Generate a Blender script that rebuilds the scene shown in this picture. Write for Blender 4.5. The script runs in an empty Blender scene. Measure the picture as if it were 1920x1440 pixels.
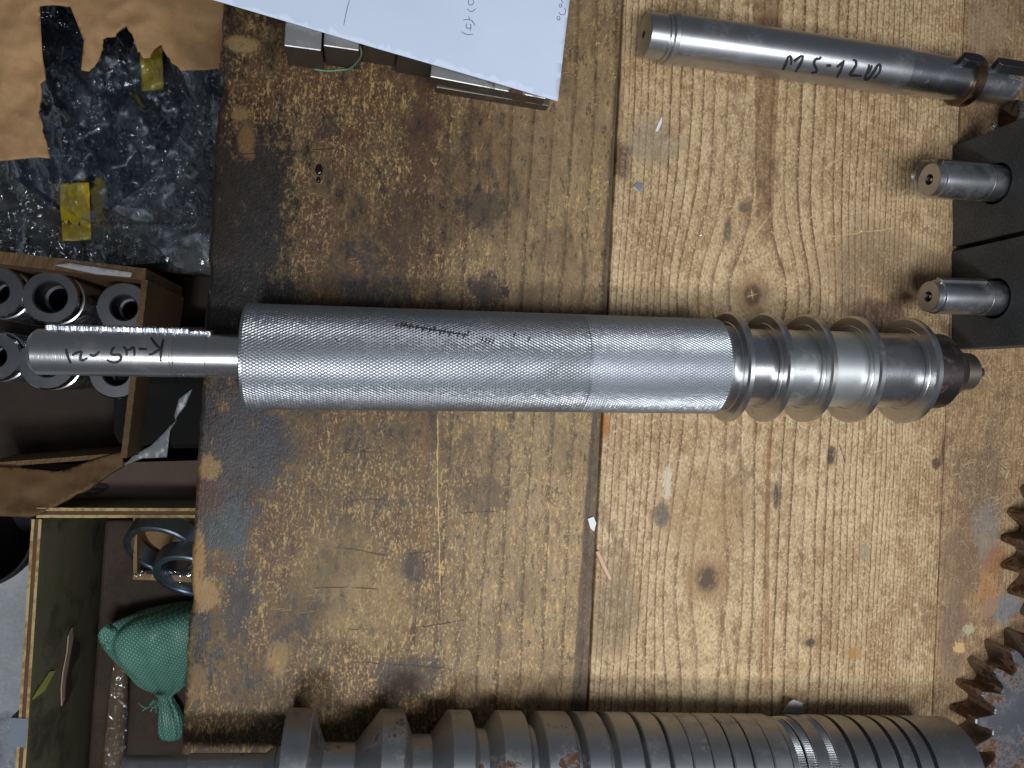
import bpy, bmesh, math, random
import numpy as np
from mathutils import Vector, Matrix, noise as mnoise
from mathutils.geometry import delaunay_2d_cdt
random.seed(7)
S = bpy.context.scene
COL = S.collection
R = math.radians

# ------------------------------------------------------------------ camera, world, lamps, exposure
CAM_H, FPX, TILT = 0.56, 1400.0, R(11)
cam = bpy.data.cameras.new('camera'); cam_o = bpy.data.objects.new('camera', cam); COL.objects.link(cam_o)
cam.sensor_fit = 'HORIZONTAL'; cam.sensor_width = 36.0; cam.lens = 36.0 * FPX / 1920.0
cam.clip_start = 0.01; cam.clip_end = 100
cam_o.location = (0, 0, CAM_H); cam_o.rotation_euler = (0, -TILT, 0)
S.camera = cam_o
world = bpy.data.worlds.new('World'); S.world = world; world.use_nodes = True
world.node_tree.nodes['Background'].inputs[0].default_value = (0.80, 0.88, 1.0, 1)
world.node_tree.nodes['Background'].inputs[1].default_value = 0.10
def area(name, loc, target, sx, sy, power, color):
    l = bpy.data.lights.new(name, 'AREA'); l.shape = 'RECTANGLE'; l.size = sx; l.size_y = sy
    l.energy = power; l.color = color
    o = bpy.data.objects.new(name, l); COL.objects.link(o); o.location = loc
    o.rotation_euler = (Vector(target) - Vector(loc)).to_track_quat('-Z', 'Y').to_euler()
    return o
area('work_lamp', (-0.20, -0.52, 1.10), (0.08, -0.05, 0), 0.30, 0.10, 7.9, (0.93, 0.97, 1.0))
area('ceiling_tube_lamp', (0.44, -0.26, 1.12), (0.40, -0.02, 0), 0.80, 0.26, 8.1, (0.92, 0.96, 1.0))
S.view_settings.view_transform = 'Standard'; S.view_settings.look = 'None'
S.view_settings.exposure = 0.0; S.view_settings.gamma = 1.0
S.view_settings.use_curve_mapping = False
S.cycles.max_bounces = 6; S.cycles.diffuse_bounces = 2; S.cycles.glossy_bounces = 3; S.cycles.transparent_max_bounces = 8

# ------------------------------------------------------------------ pixel <-> place
CT, ST = math.cos(TILT), math.sin(TILT)
CAMP = Vector((0, 0, CAM_H))
def ray(u, v):
    dx, dy = (u - 960) / FPX, -(v - 720) / FPX
    return Vector((CT * dx + ST, dy, ST * dx - CT))
def P(u, v, z=0.0):
    w = ray(u, v); t = (z - CAM_H) / w.z
    return CAMP + w * t
def proj(p):
    q = Vector(p) - CAMP
    cx = CT * q.x + ST * q.z; cz = -ST * q.x + CT * q.z
    return 960 + FPX * cx / (-cz), 720 - FPX * q.y / (-cz)
def depth(p):
    q = Vector(p) - CAMP
    return ST * q.x - CT * q.z
BENCH_ROT = R(-3)
def BL(u, v):
    p = P(u, v, 0); c, s = math.cos(-BENCH_ROT), math.sin(-BENCH_ROT)
    return (c * p.x - s * p.y, s * p.x + c * p.y)

# ------------------------------------------------------------------ shader expressions
def lin(r, g, b):
    f = lambda c: (c / 255 / 12.92) if c / 255 <= 0.04045 else ((c / 255 + 0.055) / 1.055) ** 2.4
    return (f(r), f(g), f(b))
class E:
    def __init__(s, g, k): s.g, s.k = g, k
    def _m(s, op, *o, clamp=False):
        n = s.g.nt.nodes.new('ShaderNodeMath'); n.operation = op; n.use_clamp = clamp
        for i, a in enumerate((s,) + o):
            if isinstance(a, E): s.g.nt.links.new(a.k, n.inputs[i])
            else: n.inputs[i].default_value = a
        return E(s.g, n.outputs[0])
    def __add__(s, o): return s._m('ADD', o)
    __radd__ = __add__
    def __sub__(s, o): return s._m('SUBTRACT', o)
    def __rsub__(s, o): return (s * -1.0) + o
    def __mul__(s, o): return s._m('MULTIPLY', o)
    __rmul__ = __mul__
    def __truediv__(s, o): return s._m('DIVIDE', o)
    def fract(s): return s._m('FRACT')
    def floor(s): return s._m('FLOOR')
    def exp(s): return s._m('EXPONENT')
    def abs(s): return s._m('ABSOLUTE')
    def sqrt(s): return s._m('SQRT')
    def max(s, o): return s._m('MAXIMUM', o)
    def min(s, o): return s._m('MINIMUM', o)
    def pow(s, o): return s._m('POWER', o)
    def clamp(s): return s._m('ADD', 0.0, clamp=True)
    def ss(s, a, b):
        n = s.g.nt.nodes.new('ShaderNodeMapRange'); n.interpolation_type = 'SMOOTHSTEP'
        s.g.nt.links.new(s.k, n.inputs[0]); lo, hi, inv = (a, b, False) if a < b else (b, a, True)
        n.inputs[1].default_value = lo; n.inputs[2].default_value = hi
        n.inputs[3].default_value = 1.0 if inv else 0.0; n.inputs[4].default_value = 0.0 if inv else 1.0
        return E(s.g, n.outputs[0])
class G:
    def __init__(s, name):
        s.m = bpy.data.materials.new(name); s.m.use_nodes = True; s.nt = s.m.node_tree
        s.bs = s.nt.nodes['Principled BSDF']; s.out = s.nt.nodes['Material Output']
        s.tc = s.nt.nodes.new('ShaderNodeTexCoord')
    def obj(s): return E(s, s.tc.outputs['Object'])
    def xyz(s):
        n = s.nt.nodes.new('ShaderNodeSeparateXYZ'); s.nt.links.new(s.tc.outputs['Object'], n.inputs[0])
        return [E(s, o) for o in n.outputs]
    def vec(s, *c):
        n = s.nt.nodes.new('ShaderNodeCombineXYZ')
        for i, a in enumerate(c):
            if isinstance(a, E): s.nt.links.new(a.k, n.inputs[i])
            else: n.inputs[i].default_value = a
        return E(s, n.outputs[0])
    def noise(s, v, scale=1.0, detail=2.0, rough=0.5, dist=0.0):
        n = s.nt.nodes.new('ShaderNodeTexNoise'); s.nt.links.new(v.k, n.inputs['Vector'])
        n.inputs['Scale'].default_value = scale; n.inputs['Detail'].default_value = detail
        n.inputs['Roughness'].default_value = rough; n.inputs['Distortion'].default_value = dist
        return E(s, n.outputs['Fac'])
    def voro(s, v, scale=1.0, feature='F1'):
        n = s.nt.nodes.new('ShaderNodeTexVoronoi'); n.feature = feature; s.nt.links.new(v.k, n.inputs['Vector'])
        n.inputs['Scale'].default_value = scale
        return E(s, n.outputs['Distance']), (n.outputs['Color'] if feature != 'DISTANCE_TO_EDGE' else None)
    def white(s, e):
        n = s.nt.nodes.new('ShaderNodeTexWhiteNoise'); n.noise_dimensions = '1D'; s.nt.links.new(e.k, n.inputs['W'])
        return E(s, n.outputs['Value'])
    def mix(s, a, b, f, mode='MIX'):
        n = s.nt.nodes.new('ShaderNodeMix'); n.data_type = 'RGBA'; n.blend_type = mode
        for i, v in ((0, f), (6, a), (7, b)):
            if isinstance(v, E): s.nt.links.new(v.k, n.inputs[i])
            elif isinstance(v, (int, float)): n.inputs[i].default_value = v
            else: n.inputs[i].default_value = (*v, 1)
        return E(s, n.outputs[2])
    def set(s, key, v):
        i = s.bs.inputs[key]
        if isinstance(v, E): s.nt.links.new(v.k, i)
        elif isinstance(v, tuple): i.default_value = (*v, 1)
        else: i.default_value = v
    def bump(s, h, strength=0.5, distance=0.001):
        n = s.nt.nodes.new('ShaderNodeBump'); s.nt.links.new(h.k, n.inputs['Height'])
        n.inputs['Strength'].default_value = strength; n.inputs['Distance'].default_value = distance
        s.nt.links.new(n.outputs[0], s.bs.inputs['Normal'])

def metal(name, col=(0.55, 0.56, 0.58), rough=0.28, rust=0.0, lines=0.4, rustcol=(0.16, 0.07, 0.03), dirt=0.25, dirtcol=(0.16, 0.14, 0.12), metallic=1.0, axis=0):
    g = G(name); c = g.xyz(); o = g.obj()
    n1 = g.noise(o, 40, 4, 0.6); n2 = g.noise(o, 260, 3, 0.65)
    tv = [c[0] * 8.0, c[1] * 8.0, c[2] * 8.0]; tv[axis] = c[axis] * 2600.0
    turn = g.noise(g.vec(*tv), 1.0, 2, 0.7)
    base = g.mix(col, tuple(k * 0.72 for k in col), (n1 * 0.6 + n2 * 0.5 - 0.1).clamp())
    base = g.mix(base, tuple(k * 0.8 for k in col), turn.ss(0.45, 0.75) * lines)
    dm = (n1 * 0.65 + n2 * 0.35).ss(0.52, 0.68) * dirt
    base = g.mix(base, dirtcol, dm)
    ro = n1 * 0.14 + (rough - 0.07) + dm * 0.3 + (turn - 0.5) * (0.12 * lines)
    me = dm * (-0.5 * metallic) + metallic
    if rust > 0:
        n3 = g.noise(o, 26, 6, 0.68)
        rm = (n3 * 0.8 + n2 * 0.2).ss(0.62 - rust * 0.42, 0.68 - rust * 0.42)
        rc = g.mix(rustcol, tuple(k * 0.45 for k in rustcol), n2.ss(0.35, 0.65))
        base = g.mix(base, rc, rm); ro = ro + rm * 0.4; me = me - rm * (0.85 * metallic)
    g.set('Base Color', base); g.set('Roughness', ro.clamp()); g.set('Metallic', me.clamp())
    g.bump(turn * lines + n2 * 0.6 * (rust + 0.25), 0.25, 0.00025)
    return g.m
def plain(name, col, rough=0.6, var=0.25, scale=60, bump=0.2, metallic=0.0, spec=None):
    g = G(name); o = g.obj(); n = g.noise(o, scale, 5, 0.65); n2 = g.noise(o, scale * 0.15, 3, 0.5)
    f = (n * 0.6 + n2 * 0.6 - 0.1).clamp()
    g.set('Base Color', g.mix(tuple(k * (1 - var) for k in col), tuple(min(1, k * (1 + var)) for k in col), f))
    g.set('Roughness', n * 0.2 + (rough - 0.1)); g.set('Metallic', metallic)
    if spec is not None: g.set('Specular IOR Level', spec)
    if bump: g.bump(n, bump, 0.0006)
    return g.m

def cardboard(name, col=lin(150, 112, 72), var=0.3):
    g = G(name); o = g.obj(); x, y, z = g.xyz()
    n = g.noise(o, 9, 4, 0.6); n2 = g.noise(o, 150, 4, 0.7); st = g.noise(g.vec(x * 300.0, y * 12.0, z * 12.0), 1, 2)
    b = g.mix(tuple(k * (1 - var) for k in col), tuple(k * (1 + var * 0.6) for k in col), (n * 0.7 + n2 * 0.3).ss(0.3, 0.7))
    b = g.mix(b, tuple(k * 0.3 for k in col), (n * 0.5 + n2 * 0.5).ss(0.57, 0.7) * 0.5)
    g.set('Base Color', b); g.set('Roughness', 0.75); g.bump(st + n2 * 0.8, 0.25, 0.0006)
    return g.m

def film(name, tint=(0.75, 0.8, 0.85), milky=0.10, gloss=0.5):
    g = G(name); nt = g.nt; o = g.obj()
    nt.nodes.remove(g.bs)
    tr = nt.nodes.new('ShaderNodeBsdfTransparent'); tr.inputs[0].default_value = (0.93, 0.95, 0.97, 1)
    gl = nt.nodes.new('ShaderNodeBsdfGlossy'); gl.inputs['Roughness'].default_value = 0.07; gl.inputs[0].default_value = (*tint, 1)
    df = nt.nodes.new('ShaderNodeBsdfDiffuse'); df.inputs[0].default_value = (*tint, 1)
    n = g.noise(o, 30, 5, 0.6, 1.2); n2 = g.noise(o, 110, 3, 0.6, 0.8)
    b = nt.nodes.new('ShaderNodeBump'); b.inputs['Strength'].default_value = 0.22; b.inputs['Distance'].default_value = 0.002
    nt.links.new((n + n2 * 0.35).k, b.inputs['Height'])
    for s in (gl, df): nt.links.new(b.outputs[0], s.inputs['Normal'])
    lw = nt.nodes.new('ShaderNodeLayerWeight'); lw.inputs[0].default_value = 0.35; nt.links.new(b.outputs[0], lw.inputs['Normal'])
    m1 = nt.nodes.new('ShaderNodeMixShader'); m2 = nt.nodes.new('ShaderNodeMixShader')
    nt.links.new((E(g, lw.outputs['Facing']) * gloss + 0.06).clamp().k, m1.inputs[0])
    nt.links.new(tr.outputs[0], m1.inputs[1]); nt.links.new(gl.outputs[0], m1.inputs[2])
    nt.links.new((n.ss(0.5, 0.75) * milky * 1.6 + milky * 0.15).clamp().k, m2.inputs[0])
    nt.links.new(m1.outputs[0], m2.inputs[1]); nt.links.new(df.outputs[0], m2.inputs[2])
    nt.links.new(m2.outputs[0], g.out.inputs[0])
    return g.m

# ------------------------------------------------------------------ mesh helpers
def mk(name, vs, fs, mat=None, parent=None, smooth=False, angle=None):
    me = bpy.data.meshes.new(name); me.from_pydata([tuple(v) for v in vs], [], fs); me.update()
    if smooth:
        me.polygons.foreach_set('use_smooth', [True] * len(me.polygons))
        if angle is not None: me.set_sharp_from_angle(angle=angle)
    o = bpy.data.objects.new(name, me); COL.objects.link(o)
    if mat: me.materials.append(mat)
    if parent: o.parent = parent
    return o
def tag(o, label, cat, group=None):
    o['label'] = label; o['category'] = cat
    if group: o['group'] = group
    return o
def thing(name, label, cat, mat4=None, loc=None, group=None):
    o = bpy.data.objects.new(name, None); COL.objects.link(o); o.empty_display_size = 0.02
    if mat4 is not None: o.matrix_world = mat4
    elif loc is not None: o.location = loc
    return tag(o, label, cat, group)
def lathe_data(prof, n=96, axis='x'):
    vs, fs = [], []
    for s, r in prof:
        for i in range(n):
            a = 2 * math.pi * i / n
            vs.append((s, r * math.cos(a), r * math.sin(a)) if axis == 'x' else (r * math.cos(a), r * math.sin(a), s))
    for j in range(len(prof) - 1):
        for i in range(n):
            k = (i + 1) % n
            q = (j * n + i, (j + 1) * n + i, (j + 1) * n + k, j * n + k)
            fs.append(q[::-1] if axis == 'x' else q[::-1])
    return vs, fs
def lathe(name, prof, mat, parent, n=96, axis='x', angle=R(25), cap0=True, cap1=True):
    vs, fs = lathe_data(prof, n, axis)
    m = len(prof)
    if cap0: fs.append(tuple(range(n)))
    if cap1: fs.append(tuple(reversed(range((m - 1) * n, m * n))))
    o = mk(name, vs, fs, mat, parent)
    bm = bmesh.new(); bm.from_mesh(o.data); bmesh.ops.recalc_face_normals(bm, faces=bm.faces); bm.to_mesh(o.data); bm.free()
    o.data.polygons.foreach_set('use_smooth', [True] * len(o.data.polygons)); o.data.set_sharp_from_angle(angle=angle)
    return o
def bevel(o, w=0.001, seg=2):
    m = o.modifiers.new('bevel', 'BEVEL'); m.width = w; m.segments = seg; m.limit_method = 'ANGLE'; m.angle_limit = R(35)
    return o
def box(name, a, b, mat, parent=None, bw=0.0):
    (x0, y0, z0), (x1, y1, z1) = a, b
    vs = [(x, y, z) for z in (z0, z1) for y in (y0, y1) for x in (x0, x1)]
    fs = [(0, 2, 3, 1), (4, 5, 7, 6), (0, 1, 5, 4), (2, 6, 7, 3), (0, 4, 6, 2), (1, 3, 7, 5)]
    o = mk(name, vs, fs, mat, parent)
    if bw: bevel(o, bw)
    return o
def prism(name, pts, z0, z1, mat, parent=None, bw=0.0):
    n = len(pts)
    if sum(pts[i][0] * pts[(i + 1) % n][1] - pts[(i + 1) % n][0] * pts[i][1] for i in range(n)) < 0: pts = pts[::-1]
    vs = [(p[0], p[1], z0) for p in pts] + [(p[0], p[1], z1) for p in pts]
    fs = [tuple(reversed(range(n))), tuple(range(n, 2 * n))] + [(i, (i + 1) % n, n + (i + 1) % n, n + i) for i in range(n)]
    o = mk(name, vs, fs, mat, parent)
    if bw: bevel(o, bw)
    return o
def axis_frame(a, d, up=Vector((0, 0, 1))):
    x = d.normalized(); y = up.cross(x).normalized(); z = x.cross(y)
    m = Matrix((x, y, z)).transposed().to_4x4(); m.translation = a
    return m
def dens(pts, step):
    out = []
    for (a, b) in zip(pts[:-1], pts[1:]):
        n = max(1, int(math.dist(a, b) / step))
        out += [(a[0] + (b[0] - a[0]) * i / n, a[1] + (b[1] - a[1]) * i / n) for i in range(n)]
    return out + [pts[-1]]
def smooth_line(pts):
    if len(pts) < 3: return pts
    for _ in range(2):
        q = [pts[0]]
        for a, b in zip(pts[:-1], pts[1:]):
            q += [(a[0] * .75 + b[0] * .25, a[1] * .75 + b[1] * .25), (a[0] * .25 + b[0] * .75, a[1] * .25 + b[1] * .75)]
        pts = q + [pts[-1]]
    return pts
def ribbon(strokes, width, hit, step=1.5, taper=True):
    """strokes in pixels -> flat ink on a real surface; hit(u,v) gives the surface point in world space"""
    vs, fs = [], []
    for st in strokes:
        pts = dens(smooth_line(st), step); n = len(pts); b = len(vs)
        for i, (u, v) in enumerate(pts):
            p0, p1 = pts[max(0, i - 1)], pts[min(n - 1, i + 1)]
            tx, ty = p1[0] - p0[0], p1[1] - p0[1]; l = math.hypot(tx, ty) or 1
            t = i / max(1, n - 1); w = width * 0.5 * ((0.55 + 0.45 * math.sin(math.pi * min(1, max(0, t * 0.9 + 0.08)))) if taper else 1)
            w *= 1 + 0.18 * mnoise.noise(Vector((u * 0.3, v * 0.3, 3)))
            vs.append(hit(u - ty / l * w, v + tx / l * w)); vs.append(hit(u + ty / l * w, v - tx / l * w))
        for i in range(n - 1): fs.append((b + 2 * i, b + 2 * i + 1, b + 2 * i + 3, b + 2 * i + 2))
    return vs, fs
def cyl_hit(frame, rad_of_s, lift=0.00012):
    inv = frame.inverted()
    def hit(u, v):
        o = inv @ CAMP; d = inv.to_3x3() @ ray(u, v)
        r = rad_of_s
        a = d.y ** 2 + d.z ** 2; b = 2 * (o.y * d.y + o.z * d.z); c = o.y ** 2 + o.z ** 2 - (r + lift) ** 2
        t = (-b - math.sqrt(max(0, b * b - 4 * a * c))) / (2 * a)
        return o + d * t
    return hit
def sheet(name, poly, zf, mat, parent=None, step=6.0, solid=0.0, smooth=True, jit=0.35):
    """poly in pixels; zf(u,v) -> height; triangulated inside the outline"""
    b = dens(poly + [poly[0]], step)[:-1]
    us = [p[0] for p in b]; vv = [p[1] for p in b]
    ins = []
    def inside(x, y):
        c = False; j = len(poly) - 1
        for i in range(len(poly)):
            xi, yi = poly[i]; xj, yj = poly[j]
            if (yi > y) != (yj > y) and x < (xj - xi) * (y - yi) / (yj - yi) + xi: c = not c
            j = i
        return c
    y = min(vv)
    while y < max(vv):
        x = min(us)
        while x < max(us):
            q = (x + random.uniform(-jit, jit) * step, y + random.uniform(-jit, jit) * step)
            if inside(*q): ins.append(q)
            x += step
        y += step
    pts = [Vector(p) for p in b + ins]
    r = delaunay_2d_cdt(pts, [(i, (i + 1) % len(b)) for i in range(len(b))], [], 1, 1e-4)
    vs = [P(q.x, q.y, zf(q.x, q.y)) for q in r[0]]
    o = mk(name, vs, [tuple(f) for f in r[2]], mat, parent, smooth)
    bm = bmesh.new(); bm.from_mesh(o.data)
    for f in bm.faces:
        f.normal_update()
        if f.normal.z < 0: f.normal_flip()
    bm.to_mesh(o.data); bm.free()
    if solid:
        m = o.modifiers.new('solid', 'SOLIDIFY'); m.thickness = solid; m.offset = -1
    return o
def rm(u, v, sc, seed=0, octv=4): return mnoise.fractal(Vector((u * sc, v * sc, seed)), 1.0, 2.0, octv)
def ridge(u, v, sc, seed=0): return 1 - 2 * abs(mnoise.noise(Vector((u * sc, v * sc, seed))))

# ------------------------------------------------------------------ workbench
XL = sum(BL(u, v)[0] for u, v in ((412, 100), (398, 400), (372, 800), (345, 1250))) / 4
XJ = sum(BL(u, v)[0] for u, v in ((1164, 100), (1148, 450), (1120, 850), (1103, 1250))) / 4
XS = sum(BL(u, v)[0] for u, v in ((1803, 40), (1756, 1200), (1752, 1300))) / 3
XR, Y0, Y1, TH = 0.80, -0.47, 0.47, 0.048
bench = thing('workbench', 'worn oil-stained wooden workbench top of wide planks under the steel parts', 'workbench')

def wood_material(kind):
    g = G('wood_' + kind); x, y, z = g.xyz(); ob = g.obj()
    vec = lambda a, b, c=0.0: g.vec(x * a, y * b, c)
    nA = g.noise(vec(6, 1.3), 1, 2); nB = g.noise(vec(34, 6, 3.3), 1, 2)
    gr = x + (nA - 0.5) * 0.030 + (nB - 0.5) * 0.0040
    nL = g.noise(vec(13, 8, 5.1), 1, 4, 0.65)          # large blotches
    nL2 = g.noise(vec(30, 17, 8.3), 1, 5, 0.68)
    nM = g.noise(vec(130, 75, 9.9), 1, 4, 0.7)         # hand-sized dirt down to flecks
    nF = g.noise(vec(1100, 40, 2.2), 1, 2, 0.6)        # fibres
    nK = g.noise(vec(620, 380, 7.7), 1, 3, 0.7)        # fine flecks
    edge = (nM - 0.5) * 1.7 + (nL2 - 0.5) * 1.9 + (nK - 0.5) * 1.3
    def blob(u, v, ru, rv, hard=0.66):
        a, b = BL(u, v); sx, sy = 1 / (ru * 0.00041), 1 / (rv * 0.00041)
        n = g.nt.nodes.new('ShaderNodeVectorMath'); n.operation = 'MULTIPLY_ADD'; g.nt.links.new(ob.k, n.inputs[0])
        n.inputs[1].default_value = (sx, sy, 0); n.inputs[2].default_value = (-a * sx, -b * sy, 0)
        m = g.nt.nodes.new('ShaderNodeVectorMath'); m.operation = 'LENGTH'; g.nt.links.new(n.outputs[0], m.inputs[0])
        return (E(g, m.outputs['Value']) + edge).ss(1.0, hard)
    kn = []
    if kind == 'golden':
        for (u, v, a, b, s) in ((1410, 553, 0.052, 0.052, 0.86), (1326, 1085, 0.032, 0.070, 0.62)):
            xk, yk = BL(u, v); kn.append((xk, yk))
            dx, dy = x - xk, y - yk
            gr = gr - dx * ((dx * dx * (-1 / a ** 2)) + (dy * dy * (-1 / b ** 2))).exp() * s
        gm = BL(1400, 720)[0]; q = gr - gm
        ph = q * 78.0 + q * q * q * 2800.0 + (nB - 0.5) * 0.5
    elif kind == 'dark': ph = gr * 62.0
    else: ph = gr * 235.0
    fr = ph.fract(); rnd = g.white(ph.floor())
    line = fr.ss(0.70, 0.93) * fr.ss(1.0, 0.965) * (rnd * 0.5 + 0.5)
    saw = fr.pow(2.5) * (rnd * 0.6 + 0.4)
    scr = None
    for k, (ang, dn) in enumerate(((14, 0.66), (-42, 0.665), (70, 0.665))):
        c_, s_ = math.cos(R(ang)), math.sin(R(ang))
        bx = x + (nL - 0.5) * 0.03; by = y + (nA - 0.5) * 0.03
        n = g.noise(g.vec((bx * c_ + by * s_) * 60.0, (by * c_ - bx * s_) * 820.0, 11.0 + k * 3.1), 1, 1.5, 0.5)
        m = n.ss(dn, dn + 0.06); scr = m if scr is None else scr.max(m)
    vd, vc = g.voro(vec(42, 30, 0.4), 1.0)
    spot = (vd + (nM - 0.5) * 0.5).ss(0.15, 0.10) * E(g, vc)._m('GREATER_THAN', 0.78)
    if kind == 'golden':
        c = g.mix(lin(200, 172, 132), lin(174, 144, 106), nM.ss(0.3, 0.7))
        c = g.mix(c, lin(214, 188, 144), nL.ss(0.5, 0.64) * 0.5)
        c = g.mix(c, lin(156, 120, 80), nL2.ss(0.50, 0.62) * 0.6)
        c = g.mix(c, lin(146, 106, 66), saw * 0.85)
        c = g.mix(c, lin(72, 46, 28), line * 1.0 * (nM * 1.3 + 0.1).clamp())
        c = g.mix(c, lin(122, 98, 72), nK.ss(0.52, 0.66) * 0.65)
        c = g.mix(c, lin(242, 224, 186), nK.ss(0.47, 0.35) * 0.42)
        c = g.mix(c, lin(118, 90, 60), nM.ss(0.56, 0.66) * 0.5)
        c = g.mix(c, lin(232, 210, 168), scr * 0.3)
        c = g.mix(c, lin(122, 100, 74), nL.ss(0.44, 0.36) * 0.55 * nM.ss(0.38, 0.55))
        for (ua, va, ub, vb, wa, wb, col, al) in ((1442, -60, 1432, 475, 38, 16, lin(124, 90, 60), 0.68), (1443, 800, 1437, 1330, 5.5, 5, lin(152, 104, 62), 0.7), (1350, 1130, 1372, 1330, 4, 4, lin(134, 92, 56), 0.5)):
            xa, ya = BL(ua, va); xb, yb = BL(ub, vb)
            t = (y - ya) / (yb - ya)
            cx = t * (xb - xa) + xa; w = (t * (wb - wa) + wa) * 0.00041
            d = (x - cx + (nB - 0.5) * 0.006 + (nM - 0.5) * 0.0015).abs() / w
            c = g.mix(c, g.mix(col, tuple(k * 0.62 for k in col), nM.ss(0.42, 0.6)), d.ss(1.05, 0.9) * t.ss(-0.02, 0.02) * t.ss(1.05, 0.8) * al * (nK * 0.7 + 0.55).clamp())
        for (xk, yk), (ra, rb) in zip(kn, ((0.0085, 0.0095), (0.0100, 0.0110))):
            dx, dy = (x - xk) / ra, (y - yk) / rb
            d = (dx * dx + dy * dy).sqrt() + (nL - 0.5) * 0.9 + (nM - 0.5) * 0.5
            c = g.mix(c, lin(146, 110, 72), d.ss(2.6, 1.2) * 0.65)
            rng = (d * 5.0).fract().ss(0.5, 0.95)
            c = g.mix(c, g.mix(g.mix(lin(58, 44, 38), lin(96, 70, 50), rng), lin(150, 120, 84), nM.ss(0.54, 0.66)), d.ss(1.3, 0.6) * 0.85)
        st = [(1225, 262, 70, 46, lin(140, 128, 108), .6), (1162, 300, 26, 44, lin(74, 58, 48), .8), (1655, 500, 150, 85, lin(122, 100, 78), .6),
              (1650, 585, 70, 40, lin(92, 62, 52), .8), (1150, 230, 20, 170, lin(120, 80, 48), .6), (1330, 960, 100, 80, lin(154, 120, 76), .5), (1300, 640, 100, 50, lin(146, 116, 78), .45), (1150, 1140, 60, 90, lin(108, 90, 64), .6),
              (1240, 965, 16, 22, lin(84, 82, 76), .8), (1455, 930, 9, 26, lin(66, 60, 56), .9), (1558, 855, 10, 20, lin(60, 52, 48), .9), (1770, 845, 15, 40, lin(84, 64, 50), .9), (1755, 868, 13, 17, lin(76, 54, 44), .9), (1520, 1205, 20, 12, lin(70, 58, 50), .9),
              (1600, 1225, 18, 18, lin(172, 122, 66), .8), (1365, 430, 11, 32, lin(92, 82, 70), .8), (1395, 390, 14, 17, lin(88, 76, 62), .8), (1620, 1035, 18, 22, lin(150, 140, 114), .7), (1137, 800, 10, 30, lin(164, 100, 42), .9), (1250, 900, 10, 40, lin(212, 200, 176), .7), (1440, 80, 34, 60, lin(92, 62, 42), .5)]
    elif kind == 'dark':
        wear_shade_x = (x - XL) / (XJ - XL); low = (y * -1.0).ss(-0.05, 0.13)
        c = g.mix(lin(78, 58, 38), lin(120, 94, 60), (nM * 0.7 + nL * 0.5 + wear_shade_x * 0.16 + low * 0.10 - 0.14).ss(0.35, 0.68))
        c = g.mix(c, lin(106, 70, 44), nL2.ss(0.53, 0.57) * 0.6)
        c = g.mix(c, lin(56, 48, 42), (nL2 * 0.7 + nM * 0.3).ss(0.44, 0.41) * (wear_shade_x * -0.5 + 0.85))
        c = g.mix(c, lin(58, 56, 58), (nL * 0.75 + nM * 0.25).ss(0.44, 0.41) * (wear_shade_x * -0.7 + 0.8).clamp())
        c = g.mix(c, g.mix(lin(178, 150, 112), lin(128, 104, 76), (nM * 0.5 + nK * 0.5).ss(0.4, 0.6)), (wear_shade_x + (nL - 0.5) * 0.5).ss(0.52, 0.80) * ((nL2 * 0.5 + nM * 0.6).ss(0.42, 0.6) * 0.6 + 0.35))
        c = g.mix(c, lin(66, 44, 28), (saw * 0.35 + line * 0.7) * wear_shade_x.ss(0.15, 0.7) * (nM * 1.1 + 0.1).clamp())
        nV = g.noise(vec(300, 70, 6.1), 1, 4, 0.72)
        clus = (nL * 0.6 + nL2 * 0.4 + wear_shade_x * 0.05 + low * 0.06).ss(0.50, 0.60)
        bare = g.mix(lin(206, 170, 108), lin(166, 128, 76), nF.ss(0.35, 0.65))
        c = g.mix(c, bare, (nV * 0.7 + nK * 0.3).ss(0.535, 0.60) * (clus * 0.78 + 0.12))
        c = g.mix(c, lin(214, 186, 132), (nK + (nF - 0.5) * 0.16).ss(0.54, 0.64) * (clus * 0.45 + wear_shade_x * 0.14 + 0.03))
        c = g.mix(c, lin(44, 36, 30), (nV * 0.4 + nK * 0.6).ss(0.46, 0.40) * 0.5)
        c = g.mix(c, lin(176, 136, 84), nF.ss(0.70, 0.78) * 0.5)
        c = g.mix(c, lin(206, 170, 112), scr * (nM.ss(0.42, 0.58) * 0.5))
        st = [(450, 455, 100, 300, lin(36, 34, 35), .88), (410, 420, 34, 400, lin(54, 40, 29), .8), (445, 850, 84, 180, lin(52, 52, 60), .85), (420, 990, 48, 50, lin(70, 80, 80), .8), (392, 925, 40, 46, lin(92, 60, 48), .8),
              (505, 830, 44, 70, lin(50, 50, 58), .7), (450, 1120, 32, 90, lin(54, 54, 64), .75), (480, 560, 80, 70, lin(28, 28, 30), .85), (910, 548, 54, 42, lin(52, 42, 42), .8), (760, 440, 60, 100, lin(72, 50, 38), .6), (790, 260, 34, 150, lin(82, 50, 36), .65), (905, 390, 46, 46, lin(52, 48, 43), .6),
              (760, 1270, 80, 40, lin(60, 52, 46), .7), (780, 1060, 28, 34, lin(52, 46, 46), .75), (900, 930, 70, 50, lin(76, 63, 46), .55), (640, 1060, 110, 70, lin(178, 144, 90), .28), (690, 1150, 90, 80, lin(196, 162, 108), .34), (520, 1235, 24, 36, lin(196, 158, 98), .5), (620, 240, 28, 44, lin(52, 46, 40), .7), (650, 75, 150, 70, lin(56, 44, 33), .65),
              (449, 213, 20, 19, lin(164, 130, 88), .9), (462, 262, 18, 40, lin(152, 112, 72), .85), (455, 84, 34, 16, lin(186, 154, 106), .9), (392, 876, 22, 28, lin(172, 136, 84), .9), (388, 1115, 30, 30, lin(190, 152, 98), .9), (372, 1060, 12, 60, lin(188, 142, 84), .9), (372, 1290, 14, 40, lin(160, 122, 74), .7)]
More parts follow.
